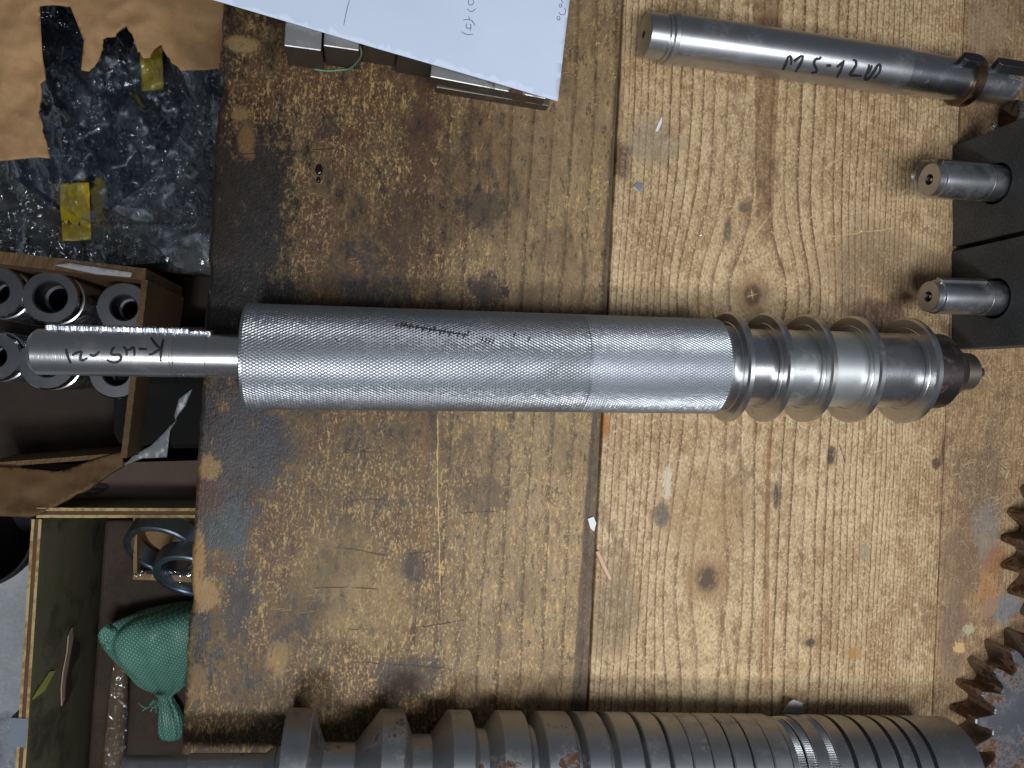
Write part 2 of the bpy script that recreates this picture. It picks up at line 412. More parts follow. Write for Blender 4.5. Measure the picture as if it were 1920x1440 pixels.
        st += [(812 - (v - 300) * 0.03, v, 9, 80, lin(140, 96, 54), .42) for v in (860, 1000)]
    else:
        c = g.mix(lin(170, 140, 102), lin(136, 106, 76), nM.ss(0.35, 0.65))
        c = g.mix(c, lin(96, 72, 52), line * 0.8)
        c = g.mix(c, lin(108, 86, 68), nL.ss(0.42, 0.6) * 0.6)
        c = g.mix(c, lin(88, 70, 56), nK.ss(0.52, 0.64) * 0.5)
        c = g.mix(c, lin(206, 180, 134), nK.ss(0.44, 0.34) * 0.5)
        c = g.mix(c, lin(220, 196, 152), scr * 0.5)
        st = [(1850, 1000, 40, 70, lin(126, 122, 118), .6), (1880, 1140, 70, 40, lin(110, 114, 122), .85), (1800, 1060, 50, 80, lin(122, 96, 72), .6), (1790, 1200, 40, 110, lin(116, 94, 80), .65), (1855, 1120, 36, 60, lin(170, 120, 70), .6), (1800, 1215, 16, 16, lin(210, 176, 120), .9), (1820, 1180, 20, 16, lin(186, 176, 142), .8), (1870, 1050, 30, 40, lin(146, 90, 54), .6), (1850, 60, 60, 70, lin(150, 128, 104), .5)]
    if kind == 'dark':
        jw = (XJ - x) / 0.0080 + (nM - 0.5) * 0.5 + (nL - 0.5) * 0.9 + y * 2.8
        c = g.mix(c, g.mix(lin(84, 68, 58), lin(58, 46, 40), nM), jw.ss(1.1, 0.8) * (nL2 * 0.9 + 0.35).clamp() * 0.9)
    for (u, v, ru, rv, col, al) in st:
        c = g.mix(c, col, blob(u, v, ru, rv) * al * (nK * 1.3 + nM * 0.5 + 0.05).clamp())
    if kind == 'dark':
        c = g.mix(c, lin(188, 150, 94), (nV * 0.6 + nM * 0.4).ss(0.60, 0.65) * 0.55)
        c = g.mix(c, lin(40, 32, 26), (nV * 0.4 + nM * 0.6).ss(0.43, 0.39) * 0.5)
        c = g.mix((0, 0, 0), c, ((wear_shade_x + (nL2 - 0.5) * 0.6) * 0.46 + low * 0.13 + 0.44).clamp())  # oil soak plus dimmer light towards the far left, painted into the colour
    cuts = {'dark': [(640, 840, 720, 846), (655, 935, 735, 930), (620, 1028, 740, 1040), (750, 1040, 815, 1032), (580, 1105, 720, 1102), (640, 1180, 720, 1178), (780, 1175, 880, 1160), (660, 1240, 850, 1250), (820, 770, 826, 1130, 1), (860, 960, 940, 960), (440, 290, 640, 275)],
            'golden': [(1396, 555, 1426, 549, 1), (1409, 538, 1415, 570, 1), (1395, 465, 1480, 360, 1), (1310, 1110, 1335, 1190, 1), (1540, 445, 1700, 425, 1), (1260, 1220, 1305, 1160, 1), (1570, 820, 1590, 880, 0)],
            'rusty': []}[kind]
    cutm = None
    for ct in cuts:
        (xa, ya), (xb, yb) = BL(ct[0], ct[1]), BL(ct[2], ct[3])
        L = math.hypot(xb - xa, yb - ya); tx, ty = (xb - xa) / L, (yb - ya) / L
        dx, dy = x - xa, y - ya
        t = dx * tx + dy * ty
        d = (dy * tx - dx * ty + (nL - 0.5) * 0.010 + (nM - 0.5) * 0.003).abs()
        m = d.ss(0.0006, 0.0002) * t.ss(0.0, 0.006) * t.ss(L, L - 0.008) * nM.ss(0.34, 0.52)
        light = len(ct) > 4 and ct[4] == 1
        c = g.mix(c, lin(216, 184, 126) if light else lin(34, 26, 20), m * (0.75 if light else 0.9))
        if not light: cutm = m if cutm is None else cutm.max(m)
    if kind == 'dark': c = g.mix(c, lin(50, 44, 42), spot * 0.6)
    g.set('Base Color', c)
    ro = nM * 0.34 + 0.34 + nK * 0.12
    if kind == 'dark': ro = ro - blob(440, 520, 130, 560) * 0.12
    g.set('Roughness', ro.clamp()); g.set('Specular IOR Level', 0.4)
    h = nF * 0.25 + nK * 0.8 + nM * 0.7
    g.bump(h, 0.6, 0.0008)
    return g.m

def plank(x0, x1, mat, left_edge=False):
    """top with softly rounded, worn long edges"""
    ny = 300; prof = []
    r = 0.0035 if left_edge else 0.0012
    for k in range(5):
        a = math.pi / 2 * k / 4; prof.append((x0 + r - r * math.cos(a), -r + r * math.sin(a), 0))
    nx = 14
    for k in range(1, nx): prof.append((x0 + r + (x1 - x0 - 2 * r) * k / nx, 0, 2))
    r2 = 0.0012
    for k in range(5):
        a = math.pi / 2 * k / 4; prof.append((x1 - r2 + r2 * math.sin(a), -r2 + r2 * math.cos(a), 1))
    prof = [(x0, -TH, 0)] + prof + [(x1, -TH, 1)]
    vs, fs = [], []; m = len(prof)
    for j in range(ny + 1):
        y = Y0 + (Y1 - Y0) * j / ny
        for (px, pz, kd) in prof:
            dx = dz = 0
            if kd == 0 and left_edge:
                dx = 0.0008 * mnoise.noise(Vector((y * 30, 0, 1))) + 0.0009 * mnoise.noise(Vector((y * 110, pz * 60, 2)))
                chip = max(0, mnoise.noise(Vector((y * 22, 5, 1))) - 0.25) * 0.007
                dx += chip; dz = -chip * 0.5 if pz > -0.01 else 0
            elif kd in (0, 1): dx = 0.0006 * mnoise.noise(Vector((y * 45, kd * 9, 1)))
            else: dz = 0.0004 * mnoise.noise(Vector((px * 20, y * 12, 4)))
            vs.append((px + dx, y, pz + dz))
    for j in range(ny):
        for i in range(m):
            k = (i + 1) % m
            fs.append((j * m + i, j * m + k, (j + 1) * m + k, (j + 1) * m + i))
    fs.append(tuple(range(m))[::-1]); fs.append(tuple(range(ny * m, ny * m + m)))
    return mk('plank', vs, fs, mat, bench, True, R(50))
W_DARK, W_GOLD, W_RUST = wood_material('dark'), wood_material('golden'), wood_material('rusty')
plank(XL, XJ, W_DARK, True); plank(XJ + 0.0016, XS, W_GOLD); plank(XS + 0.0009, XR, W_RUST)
WOOD_OLD = plain('old_wood', lin(104, 78, 52), 0.7, 0.35, 30, 0.4)
FLOOR_Z = -0.75
for yy in (-0.36, 0.36):
    box('cross_rail', (XL + 0.05, yy - 0.03, -TH - 0.06), (XR - 0.04, yy + 0.03, -TH), WOOD_OLD, bench, 0.002)
    for xx in (XL + 0.16, XR - 0.12):
        box('leg', (xx - 0.03, yy - 0.03, FLOOR_Z), (xx + 0.03, yy + 0.03, -TH - 0.06), WOOD_OLD, bench, 0.002)
bench.rotation_euler = (0, 0, BENCH_ROT)

# ------------------------------------------------------------------ floor
g = G('concrete'); o = g.obj()
n = g.noise(o, 14, 6, 0.65); n2 = g.noise(o, 160, 4, 0.7)
g.set('Base Color', g.mix(lin(196, 199, 203), lin(230, 232, 236), (n * 0.6 + n2 * 0.4).ss(0.35, 0.65))); g.set('Roughness', 0.7); g.bump(n2, 0.3, 0.001)
fl = mk('floor', [(-2.5, -2.5, FLOOR_Z), (2.5, -2.5, FLOOR_Z), (2.5, 2.5, FLOOR_Z), (-2.5, 2.5, FLOOR_Z)], [(0, 1, 2, 3)], g.m)
fl['kind'] = 'structure'; fl['label'] = 'grey concrete workshop floor below the bench'

# ------------------------------------------------------------------ materials for the steel
M_TURN = metal('turned_steel', (0.70, 0.69, 0.70), 0.29, 0.0, 0.8, dirt=0.15)
M_TURN2 = metal('turned_steel_dull', (0.52, 0.52, 0.54), 0.33, 0.02, 0.7, dirt=0.3)
M_GROUND = metal('ground_steel', (0.56, 0.56, 0.58), 0.34, 0.0, 0.45, dirt=0.25)
M_DISC = metal('disc_steel', (0.60, 0.60, 0.60), 0.30, 0.0, 0.5, dirt=0.35)
M_KNURL = metal('knurled_steel', (0.51, 0.535, 0.575), 0.42, 0.0, 0.0, dirt=0.12)
M_KNURL_D = metal('knurled_steel_dull', (0.43, 0.45, 0.48), 0.40, 0.0, 0.0, dirt=0.25)
M_ZINC = metal('zinc_spacer', (0.74, 0.77, 0.78), 0.46, 0.0, 0.3, dirt=0.1)
M_WORN = metal('worn_spacer', (0.62, 0.63, 0.64), 0.40, 0.0, 0.3, dirt=0.6, dirtcol=(0.10, 0.10, 0.10))
M_MIRROR = metal('polished_spacer', (0.62, 0.61, 0.64), 0.28, 0.0, 0.6, dirt=0.15)
M_BLACKENED = metal('blackened_steel', (0.11, 0.11, 0.12), 0.45, 0.0, 0.4, dirt=0.3, dirtcol=(0.05, 0.045, 0.04))
M_NUT = metal('dark_nut', (0.13, 0.11, 0.11), 0.42, 0.12, 0.3, dirt=0.4)
M_WORM = metal('worm_steel', (0.38, 0.39, 0.41), 0.45, 0.10, 0.6, dirt=0.4, rustcol=(0.14, 0.075, 0.045))
M_WORM_END = metal('worm_end_steel', (0.38, 0.39, 0.41), 0.43, 0.0, 0.6, dirt=0.3)
M_RUSTY = metal('rusty_steel', (0.36, 0.35, 0.35), 0.45, 0.42, 0.1, dirt=0.4, rustcol=(0.15, 0.08, 0.05))
M_BAR = metal('mill_scale_bar', (0.62, 0.61, 0.60), 0.48, 0.16, 0.1, dirt=0.5, rustcol=(0.15, 0.075, 0.045))
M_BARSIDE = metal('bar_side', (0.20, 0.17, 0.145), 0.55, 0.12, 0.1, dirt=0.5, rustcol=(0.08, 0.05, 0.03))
M_GEAR = metal('oiled_gear_steel', (0.30, 0.25, 0.21), 0.44, 0.32, 0.0, dirt=0.5, rustcol=(0.16, 0.07, 0.03))
M_GEARFACE = metal('gear_face_steel', (0.33, 0.34, 0.37), 0.42, 0.34, 0.0, dirt=0.4, rustcol=(0.17, 0.085, 0.045))
M_OILRING = metal('oily_brown_ring', (0.20, 0.13, 0.08), 0.35, 0.3, 0.3, dirt=0.5, rustcol=(0.12, 0.06, 0.03))
g = G('black_oxide'); o = g.obj(); n = g.noise(o, 500, 3, 0.6); n2 = g.noise(o, 22, 4, 0.6)
g.set('Base Color', g.mix(lin(52, 54, 56), lin(78, 79, 80), (n * 0.5 + n2 * 0.5).ss(0.35, 0.65))); g.set('Roughness', 0.62); g.set('Metallic', 0.25); g.bump(n, 0.35, 0.0004)
M_BLOCK = g.m
g = G('marker_ink'); g.set('Base Color', lin(20, 18, 24)); g.set('Roughness', 0.55); M_INK = g.m
g = G('pencil'); g.set('Base Color', lin(112, 116, 128)); g.set('Roughness', 0.8); M_PENCIL = g.m
g = G('bore_black'); g.set('Base Color', (0.012, 0.012, 0.012)); g.set('Roughness', 0.6); M_BORE = g.m

# ------------------------------------------------------------------ the knurled roller shaft
q1, q2 = P(465, 668, 0.0357), P(1530, 691, 0.0415)
ROLL = axis_frame(q1, q2 - q1)
RD = (q2 - q1).normalized()
def s_of(u, frame=ROLL):
    a, d = frame.translation, frame.to_3x3() @ Vector((1, 0, 0)); lo, hi = -0.8, 0.8
    for _ in range(50):
        m = (lo + hi) / 2
        if proj(a + d * m)[0] < u: lo = m
        else: hi = m
    return (lo + hi) / 2
def rad_px(u, px, frame=ROLL):
    d = frame.to_3x3() @ Vector((1, 0, 0)); return px * 0.5 / FPX * depth(frame.translation + d * s_of(u, frame))
roller = thing('knurled_roller_shaft', 'long steel shaft with knurled silver roller and row of flange discs across the bench', 'shaft', ROLL)
sJ, s335, s392, sK0, sK1 = s_of(65), s_of(334), s_of(392), s_of(463), s_of(1338)
rj = 0.0148
lathe('journal', [(sJ, rj - 0.0022), (sJ + 0.0006, rj - 0.0016), (sJ + 0.0028, rj), (s335 - 0.0022, rj), (s335 - 0.0018, rj - 0.0003), (s335 - 0.0004, rj - 0.0003), (s335, rj - 0.0008), (s335 + 0.0007, rj - 0.0008), (s335 + 0.0009, rj - 0.0001),
                  (s392, rj - 0.0001), (s392 + 0.0002, rj - 0.0006), (sK0 - 0.002, rj - 0.0006), (sK0 - 0.0019, rj - 0.0016), (sK0 + 0.01, rj - 0.0016)], M_TURN, roller, 128)
RK = 0.0354
def knurl(name, s0, s1, r, na, pitch, mat, h=0.00040):
    """pyramid knurl: every diamond its own facets, grooves cut on two helices"""
    nl = max(2, int(round((s1 - s0) / pitch * 2))); ds = (s1 - s0) / nl
    vs, fs = [], []; da = 2 * math.pi / na
    def pt(s, a, rr): return (s, rr * math.cos(a), rr * math.sin(a))
    for j in range(nl + 1):
        off = 0.5 * da if j % 2 else 0
        for i in range(na): vs.append(pt(s0 + j * ds, i * da + off, r - h))
    vid = lambda j, i: j * na + (i % na)
    for j in range(0, nl - 1):
        for i in range(na):
            a = i * da + (0.5 * da if j % 2 else 0)
            # diamond with corners (j,i) ; (j+1, left/right) ; (j+2,i)
            if j % 2 == 0: lft, rgt = vid(j + 1, i - 1), vid(j + 1, i)
            else: lft, rgt = vid(j + 1, i), vid(j + 1, i + 1)
            b0, b2 = vid(j, i), vid(j + 2, i)
            sc = s0 + (j + 1) * ds; f = 0.50; k = len(vs)
            rt = r + h * 0.15 * random.uniform(-1, 1)
            vs.extend((pt(sc - ds * f, a, rt), pt(sc, a - da * 0.5 * f, rt), pt(sc + ds * f, a, rt), pt(sc, a + da * 0.5 * f, rt)))
            fs.extend(((b0, k, k + 1, lft), (lft, k + 1, k + 2, b2), (b2, k + 2, k + 3, rgt), (rgt, k + 3, k, b0), (k, k + 3, k + 2, k + 1)))
    o = mk(name, vs, fs, mat, roller)
    bm = bmesh.new(); bm.from_mesh(o.data); bmesh.ops.recalc_face_normals(bm, faces=bm.faces); bm.to_mesh(o.data); bm.free()
    return o
sKm = s_of(1088)
lathe('roller_sleeve', [(sK0, 0.012), (sK0, RK - 0.0012), (sK0 + 0.0006, RK - 0.00065), (sK1 - 0.0006, RK - 0.00065), (sK1, RK - 0.0012), (sK1, 0.012)], M_KNURL_D, roller, 160, cap0=False, cap1=False)
knurl('coarse_knurling', sK0 + 0.0003, sKm, RK, 104, 0.0038, M_KNURL_D)
knurl('fine_knurling', sKm - 0.0018, sK1 - 0.0003, RK - 0.00003, 108, 0.0036, M_KNURL, 0.00042)
# flange discs with spacer sleeves between them
cent = [s_of(u) for u in (1362, 1431, 1507, 1592, 1693)]
rads = [rad_px(u, px) for u, px in ((1362, 206), (1431, 204), (1507, 202), (1592, 200), (1693, 196))]
RF = sum(rads) / 5
t = 0.0056
prev = sK1
sp_r = 0.0290
sp_m = [M_TURN2, M_MIRROR, M_WORN, M_ZINC, M_MIRROR]
for i, c in enumerate(cent):
    a, b = c - t / 2, c + t / 2
    if i == 0: lathe('spacer_sleeve', [(prev, RK - 0.003), (prev + 0.002, RK - 0.003), (prev + 0.0021, RK - 0.0045), (a + 0.001, RK - 0.0045)], sp_m[i], roller, 128)
    else: lathe('spacer_sleeve', [(prev - 0.001, sp_r), (prev + 0.0012, sp_r), (prev + 0.0013, sp_r - 0.0006), (prev + 0.003, sp_r - 0.0006), (prev + 0.0031, sp_r), (a + 0.001, sp_r)], sp_m[i], roller, 128)
    d = lathe('flange_disc', [(a, 0.012), (a, sp_r + 0.0012), (a - 0.0006, sp_r + 0.0016), (a - 0.0006, sp_r + 0.0042), (a, sp_r + 0.0046), (a, RF - 0.0016), (a + 0.0012, RF), (b - 0.0012, RF), (b, RF - 0.0016), (b, 0.012)], M_DISC, roller, 160)
    prev = b
sN1, sN2, sT = s_of(1754), s_of(1786), s_of(1816)
lathe('lock_nut', [(prev - 0.0005, 0.0270), (prev + 0.0035, 0.0270), (prev + 0.0036, 0.0295), (sN1, 0.0295), (sN1 + 0.0004, 0.0290), (sN2, 0.0180), (sN2 + 0.0005, 0.0145)], M_NUT, roller, 96)
lathe('shaft_end', [(sN2 - 0.002, 0.0168), (sN2 + 0.003, 0.0168), (sN2 + 0.0032, 0.0150), (sT - 0.0015, 0.0150), (sT, 0.0138), (sT + 0.0001, 0.004)], metal('brownish_tip', (0.46, 0.40, 0.34), 0.38, 0.08, 0.4, dirt=0.3), roller, 96)
lathe('centre_pin', [(sT - 0.001, 0.0036), (s_of(1840), 0.0036), (s_of(1841), 0.0030)], M_NUT, roller, 24)
# ragged bright key along the back of the journal
vs, fs = [], []
ka, kb = s_of(92), s_of(399); n = 320
for i in range(n + 1):
    s = ka + (kb - ka) * i / n; j = lambda k: random.uniform(-1, 1) * k
    hgt = rj + 0.0028 + j(0.00035) - (0.0012 if i > n * 0.86 else 0); top = 0.0042 + j(0.0006)
    vs += [(s, rj * 0.78, 0.0045 + j(.0003)), (s, hgt - 0.001, top + 0.0022 + j(.0006)), (s + j(.0006), hgt, top), (s + j(.0006), hgt - j(.0004), -0.0035), (s, rj * 0.7, -0.0035)]
for i in range(n):
    for k in range(5): fs.append((i * 5 + k, i * 5 + (k + 1) % 5, (i + 1) * 5 + (k + 1) % 5, (i + 1) * 5 + k))
fs += [(4, 3, 2, 1, 0), tuple(n * 5 + k for k in range(5))]
ko = mk('shaft_key', vs, fs, metal('torn_bright_steel', (0.78, 0.80, 0.84), 0.30, 0, 0, dirt=0.1), roller); ko['label'] = 'ragged bright edge of the key along the journal'
bm = bmesh.new(); bm.from_mesh(ko.data); bmesh.ops.recalc_face_normals(bm, faces=bm.faces); bm.to_mesh(ko.data); bm.free()
Z8 = lambda ox, oy, k, L: [[(ox + a / k, oy + b / k) for a, b in s] for s in L]
K45 = Z8(100, 600, 8, [[(1465, 260), (1510, 330), (1570, 400), (1612, 425)], [(1650, 285), (1628, 390), (1610, 500), (1612, 622)], [(1605, 430), (1540, 470), (1480, 515), (1425, 518)], [(1275, 430), (1405, 436)],
      [(1050, 395), (1085, 430), (1100, 465), (1100, 535)], [(1115, 450), (1160, 440), (1205, 395), (1217, 470), (1215, 540)], [(922, 403), (880, 440), (862, 500), (885, 522), (960, 520), (1008, 525), (1018, 570), (1000, 612), (930, 642), (860, 632), (800, 598)],
      [(545, 515), (590, 540), (640, 525), (692, 472)], [(190, 428), (200, 500), (230, 580), (262, 655)], [(280, 532), (340, 490), (428, 470)], [(428, 470), (410, 530), (398, 600), (450, 607), (512, 568)]])
vs, fs = ribbon(K45, 5.4, cyl_hit(ROLL, rj)); mk('marker_writing', vs, fs, M_INK, roller)
def z24(L): return Z8(600, 540, 2.4, L)
sl = [[(340, 172), (352, 160)]] + [[(x, y - 12), (x - 10, y + 12)] for x, y in ((372, 165), (390, 165), (412, 172), (440, 178), (470, 186), (500, 190), (520, 184), (548, 200), (566, 196), (590, 205), (628, 210), (655, 214), (672, 206), (735, 232), (752, 236), (768, 240), (784, 242), (880, 212), (945, 232))]
vs, fs = ribbon(z24(sl) + z24([[(365, 168), (440, 176), (600, 203), (670, 214)], [(66, 225), (80, 240)]]), 2.4, cyl_hit(ROLL, RK, 0.0003)); o = mk('faint_marker_writing', vs, fs, plain('faded_ink', lin(52, 44, 42), 0.6, 0.3), roller); o['kind'] = 'stuff'

# ------------------------------------------------------------------ the upper shaft with the writing
zM = 0.0197
m1, m2 = P(1208, 65, zM), P(1893, 163, zM - 0.0002)
MS = axis_frame(m1, m2 - m1)
ms = thing('keyed_shaft', 'plain ground steel shaft with marker writing, end collar and two dark keys', 'shaft', MS)
sm = lambda u: s_of(u, MS)
a0, a1 = sm(1207), sm(1243)
rb = 0.0182
lathe('shaft_body', [(a0, 0.0022), (a0 + 0.0, 0.0150), (a0 + 0.0012, 0.0162), (a1 + 0.001, 0.0162)], M_GROUND, ms, 96)
lathe('end_collar', [(a1, 0.0172), (a1 + 0.0008, 0.0176), (a1 + 0.0028, 0.0176), (a1 + 0.003, 0.0192), (a1 + 0.0038, 0.0197), (a1 + 0.0072, 0.0197), (a1 + 0.0078, 0.0190), (a1 + 0.008, 0.0175)], M_GROUND, ms, 96)
b1, b2, b3, b4, b5, b6 = sm(1686), sm(1722), sm(1745), sm(1800), sm(1818), sm(1893)
lathe('shaft_body', [(a1 + 0.0075, rb - 0.0004), (a1 + 0.009, rb), (b1 - 0.0006, rb), (b1, rb - 0.0008), (b1 + 0.0001, rb - 0.0015)], M_GROUND, ms, 96)
M_STEP = metal('stepped_steel', (0.52, 0.52, 0.55), 0.28, 0.16, 0.5, dirt=0.35, rustcol=(0.22, 0.12, 0.07))
lathe('stepped_end', [(b1 - 0.001, rb - 0.0012), (b2, rb - 0.0012), (b2 + 0.0001, rb - 0.0015), (b3, rb - 0.0015), (b3 + 0.0002, rb - 0.0019), (b4 + 0.001, rb - 0.0019)], M_STEP, ms, 96)
lathe('oil_ring', [(b4, 0.0150), (b4, 0.0196), (b4 + 0.0008, 0.0206), (b5 - 0.0012, 0.0206), (b5 - 0.0004, 0.0196), (b5, 0.0145)], M_OILRING, ms, 96)
lathe('stepped_end', [(b5 - 0.001, 0.0148), (b6 - 0.0012, 0.0148), (b6, 0.0138), (b6, 0.003)], M_STEP, ms, 96)
lathe('centre_bore', [(a0 - 0.0001, 0.0026), (a0 - 0.0002, 0.0026), (a0 - 0.0002, 0.0001)], M_BORE, ms, 24)
def key(s0, s1, w, h0, h1, ang):
    pts = []; r = w / 2; ch = r * 0.55
    pts = [(s0, -r + ch), (s0 + ch, -r), (s1 - ch, -r), (s1, -r + ch), (s1, r - ch), (s1 - ch, r), (s0 + ch, r), (s0, r - ch)]
    o = prism('parallel_key', pts, h0, h1, M_BLACKENED, ms, 0.0005); o.rotation_euler = (ang, 0, 0); return o
key(sm(1771), sm(1808), 0.0100, 0.011, 0.0222, R(-26)); key(sm(1836), sm(1896), 0.0095, 0.009, 0.0215, R(-30))
MST = Z8(1440, 80, 8, [[(220, 412), (262, 335), (310, 195)], [(310, 195), (352, 215), (345, 335)], [(388, 285), (440, 240), (520, 188)], [(532, 190), (500, 300), (412, 442)], [(795, 210), (775, 248), (715, 238), (683, 312), (722, 380), (738, 440), (645, 455)], [(875, 342), (950, 345)], [(875, 350), (950, 340)],
      [(1030, 370), (1085, 325), (1135, 285)], [(1140, 262), (1100, 400), (1032, 525)], [(1272, 258), (1318, 262), (1328, 330), (1280, 410), (1212, 492), (1300, 492), (1410, 498)], [(1522, 325), (1490, 450), (1438, 562), (1515, 545), (1590, 430), (1650, 330), (1690, 325), (1685, 420), (1650, 480), (1580, 542)], [(1565, 340), (1500, 470)], [(1650, 330), (1570, 480)]])
vs, fs = ribbon(MST, 5.6, cyl_hit(MS, rb)); mk('marker_writing', vs, fs, M_INK, ms)

# ------------------------------------------------------------------ two black blocks with shafts through them
def block(y0, y1, xf, ax_y, label, wrapped):
    zc, hr, xb = 0.0440, 0.0164, 0.035
    o = thing('bearing_block', label, 'block', loc=(xf, (y0 + y1) / 2, 0))
    hy = ax_y - (y0 + y1) / 2; w = (y1 - y0) / 2; zt = 0.0885
    # plate with a real round hole
    n = 64; circ = [(hy + hr * math.cos(2 * math.pi * i / n), zc + hr * math.sin(2 * math.pi * i / n)) for i in range(n)]
    outer = []
    for i in range(n):
        a = 2 * math.pi * i / n; c, s = math.cos(a), math.sin(a)
        k = min((w - (hy if c > 0 else -hy)) / abs(c) if abs(c) > 1e-6 else 9, ((zt - zc) if s > 0 else zc) / abs(s) if abs(s) > 1e-6 else 9)
        outer.append((hy + c * k, zc + s * k))
    vs, fs = [], []
    for x in (0, xb):
        vs += [(x, p[0], p[1]) for p in circ] + [(x, p[0], p[1]) for p in outer]
    for i in range(n):
        k = (i + 1) % n
        fs += [(i, k, n + k, n + i), (2 * n + i, 3 * n + i, 3 * n + k, 2 * n + k), (i, 2 * n + i, 2 * n + k, k), (n + i, n + k, 3 * n + k, 3 * n + i)]
    # corner fill
    bmo = mk('block_body', vs, fs, M_BLOCK, o)
    bm = bmesh.new(); bm.from_mesh(bmo.data)
    bm.verts.ensure_lookup_table()
    for (cy, cz) in ((-w, 0), (w, 0), (-w, zt), (w, zt)):
        for x in (0, xb): bm.verts.new((x, cy, cz))
    bm.to_mesh(bmo.data); bm.free()
    # move the nearest outline vertices to the corners so that the outline is square
    me = bmo.data
    for (cy, cz) in ((-w, 0), (w, 0), (-w, zt), (w, zt)):
        idx = min(range(n), key=lambda i: math.hypot(outer[i][0] - cy, outer[i][1] - cz))
        for base, x in ((n, 0), (3 * n, xb)): me.vertices[base + idx].co = (x, cy, cz)
    bm = bmesh.new(); bm.from_mesh(me)
    bmesh.ops.delete(bm, geom=[v for v in bm.verts if not v.link_faces], context='VERTS'); bmesh.ops.recalc_face_normals(bm, faces=bm.faces); bm.to_mesh(me); bm.free()
    bevel(bmo, 0.0007)
    return (xf, ax_y, zc)
b1c = block(P(1783, 462, 0).y, P(1788, 275, 0).y, 0.4960, 0.1615, 'matt black steel block with a wrapped pin in its bore, beside the keyed shaft', True)
b2c = block(P(1785, 655, 0).y, P(1785, 472, 0).y, 0.4950, 0.0690, 'matt black steel block with a clean pin in its bore, beside the flange discs', False)
def pin(c, L, label, film_on, flat):
    xf, y, z = c; r = 0.0140 if film_on else 0.0136
    f = axis_frame(Vector((xf - L, y, z)), Vector((1, 0, 0.0)))
    o = thing('steel_pin', label, 'pin', f)
    lathe('pin_body', [(0, 0.0042), (0.0, r - 0.0022), (0.0003, r - 0.0016), (0.0052, r - 0.0014), (0.0058, r - 0.0002), (0.007, r), (L - 0.012, r), (L - 0.0118, r + 0.0002), (L + 0.030, r + 0.0002)], M_GROUND, o, 96, cap0=False)
    lathe('centre_hole', [(0, 0.0043), (0.0035, 0.0030), (0.007, 0.0028), (0.0071, 0.0001)], M_BLACKENED, o, 32, cap0=False)
    lathe('centre_pip', [(0.0015, 0.0001), (0.0018, 0.0013), (0.004, 0.0016), (0.0071, 0.0016)], M_TURN, o, 16)
    k = prism('pin_key', [(0.004, -0.003), (L - 0.014, -0.003), (L - 0.014, 0.003), (0.004, 0.003)], 0.011, r + 0.0017, M_TURN2 if not film_on else M_BLACKENED, o, 0.0004); k.rotation_euler = (R(-62), 0, 0)
    return o
PIN1 = pin((b1c[0], b1c[1], b1c[2]), 0.0600, 'steel pin wrapped in clear film, standing out of the black block near the keyed shaft', True, 0)
PIN2 = pin((b2c[0], b2c[1], b2c[2]), 0.0600, 'bare bright steel pin standing out of the black block near the flange discs', False, 0)
# clear film round the first pin, open and ragged at its end
vs, fs = [], []; n = 40; m = 26
for j in range(m):
    for i in range(n):
        a = 2 * math.pi * i / n; s = -0.004 + 0.046 * j / (m - 1)
        r = 0.0146 + 0.0010 * mnoise.noise(Vector((s * 150, math.cos(a) * 2.2, math.sin(a) * 2.2)))
        if j < 4: s += 0.003 * mnoise.noise(Vector((a * 2, 7, 1))); r += (4 - j) * 0.0003 * (0.3 + max(0, math.sin(-a + 0.4)))
        vs.append((s, r * math.cos(a), r * math.sin(a)))
for j in range(m - 1):
    for i in range(n): fs.append((j * n + i, j * n + (i + 1) % n, (j + 1) * n + (i + 1) % n, (j + 1) * n + i))
mk('film_wrap', vs, fs, film('pin_film', (0.85, 0.82, 0.74), 0.10, 0.4), PIN1, True)
# rusty rod end behind the upper block
fr = axis_frame(P(1893, 214, 0.012), Vector((1, -0.1, 0)))
rr = thing('rusty_rod', 'short rusty brown rod lying against the far side of the black block', 'rod', fr)
lathe('rod_body', [(0, 0.006), (0, 0.0105), (0.0015, 0.012), (0.07, 0.012)], M_RUSTY, rr, 48)
lathe('rod_hub', [(0.010, 0.012), (0.010, 0.0118), (0.0102, 0.0119)], M_RUSTY, rr, 48)

# ------------------------------------------------------------------ worm screw along the lower edge of the picture
def worm_frame():
    Rw = 0.0400
    # axis parallel to X; find y so that the outline touches v=1330 at u=700 and v=1339 at u=1700
    def ysil(u, v):
        lo, hi = -0.6, -0.1
        d = ray(u, v)
        for _ in range(60):
            y = (lo + hi) / 2
            # distance in the YZ plane from the axis to the ray, signed (axis below/outside is positive)
            num = (y - CAMP.y) * d.z - (Rw - CAMP.z) * d.y; dist = num / math.hypot(d.y, d.z)
            if dist > Rw: lo = y     # axis too far outside
            else: hi = y
        return (lo + hi) / 2
    return Rw, ysil(700, 1329), ysil(1650, 1339)
RW, yw0, yw1 = worm_frame()
def worm_x(u, v=1334):
    d = ray(u, v); k = Vector((d.y, d.z)); L = k.length; k /= L
    y = yw0; t = (Vector((y, RW - CAM_H)) @ k) / L if False else ((y * k.x + (RW - CAM_H) * k.y) / L)
    return d.x * t
xa, xb = worm_x(700), worm_x(1650)
WD = Vector((xb - xa, yw1 - yw0, 0)); WA = Vector((xa, yw0, RW))
WF = axis_frame(WA, WD)
ws = lambda u: (worm_x(u) - xa) / WD.normalized().x
worm = thing('worm_screw', 'dark steel press screw with tapering thread, knurled rings and black grooves', 'screw', WF)
M_WSHAFT = M_WORM
lathe('shaft_stub', [(ws(247), 0.006), (ws(247), 0.0098), (ws(250), 0.0108), (ws(362), 0.0108), (ws(364), 0.0117), (ws(500), 0.0120), (ws(512), 0.0150), (ws(520), 0.016)], M_WORM, worm, 96)
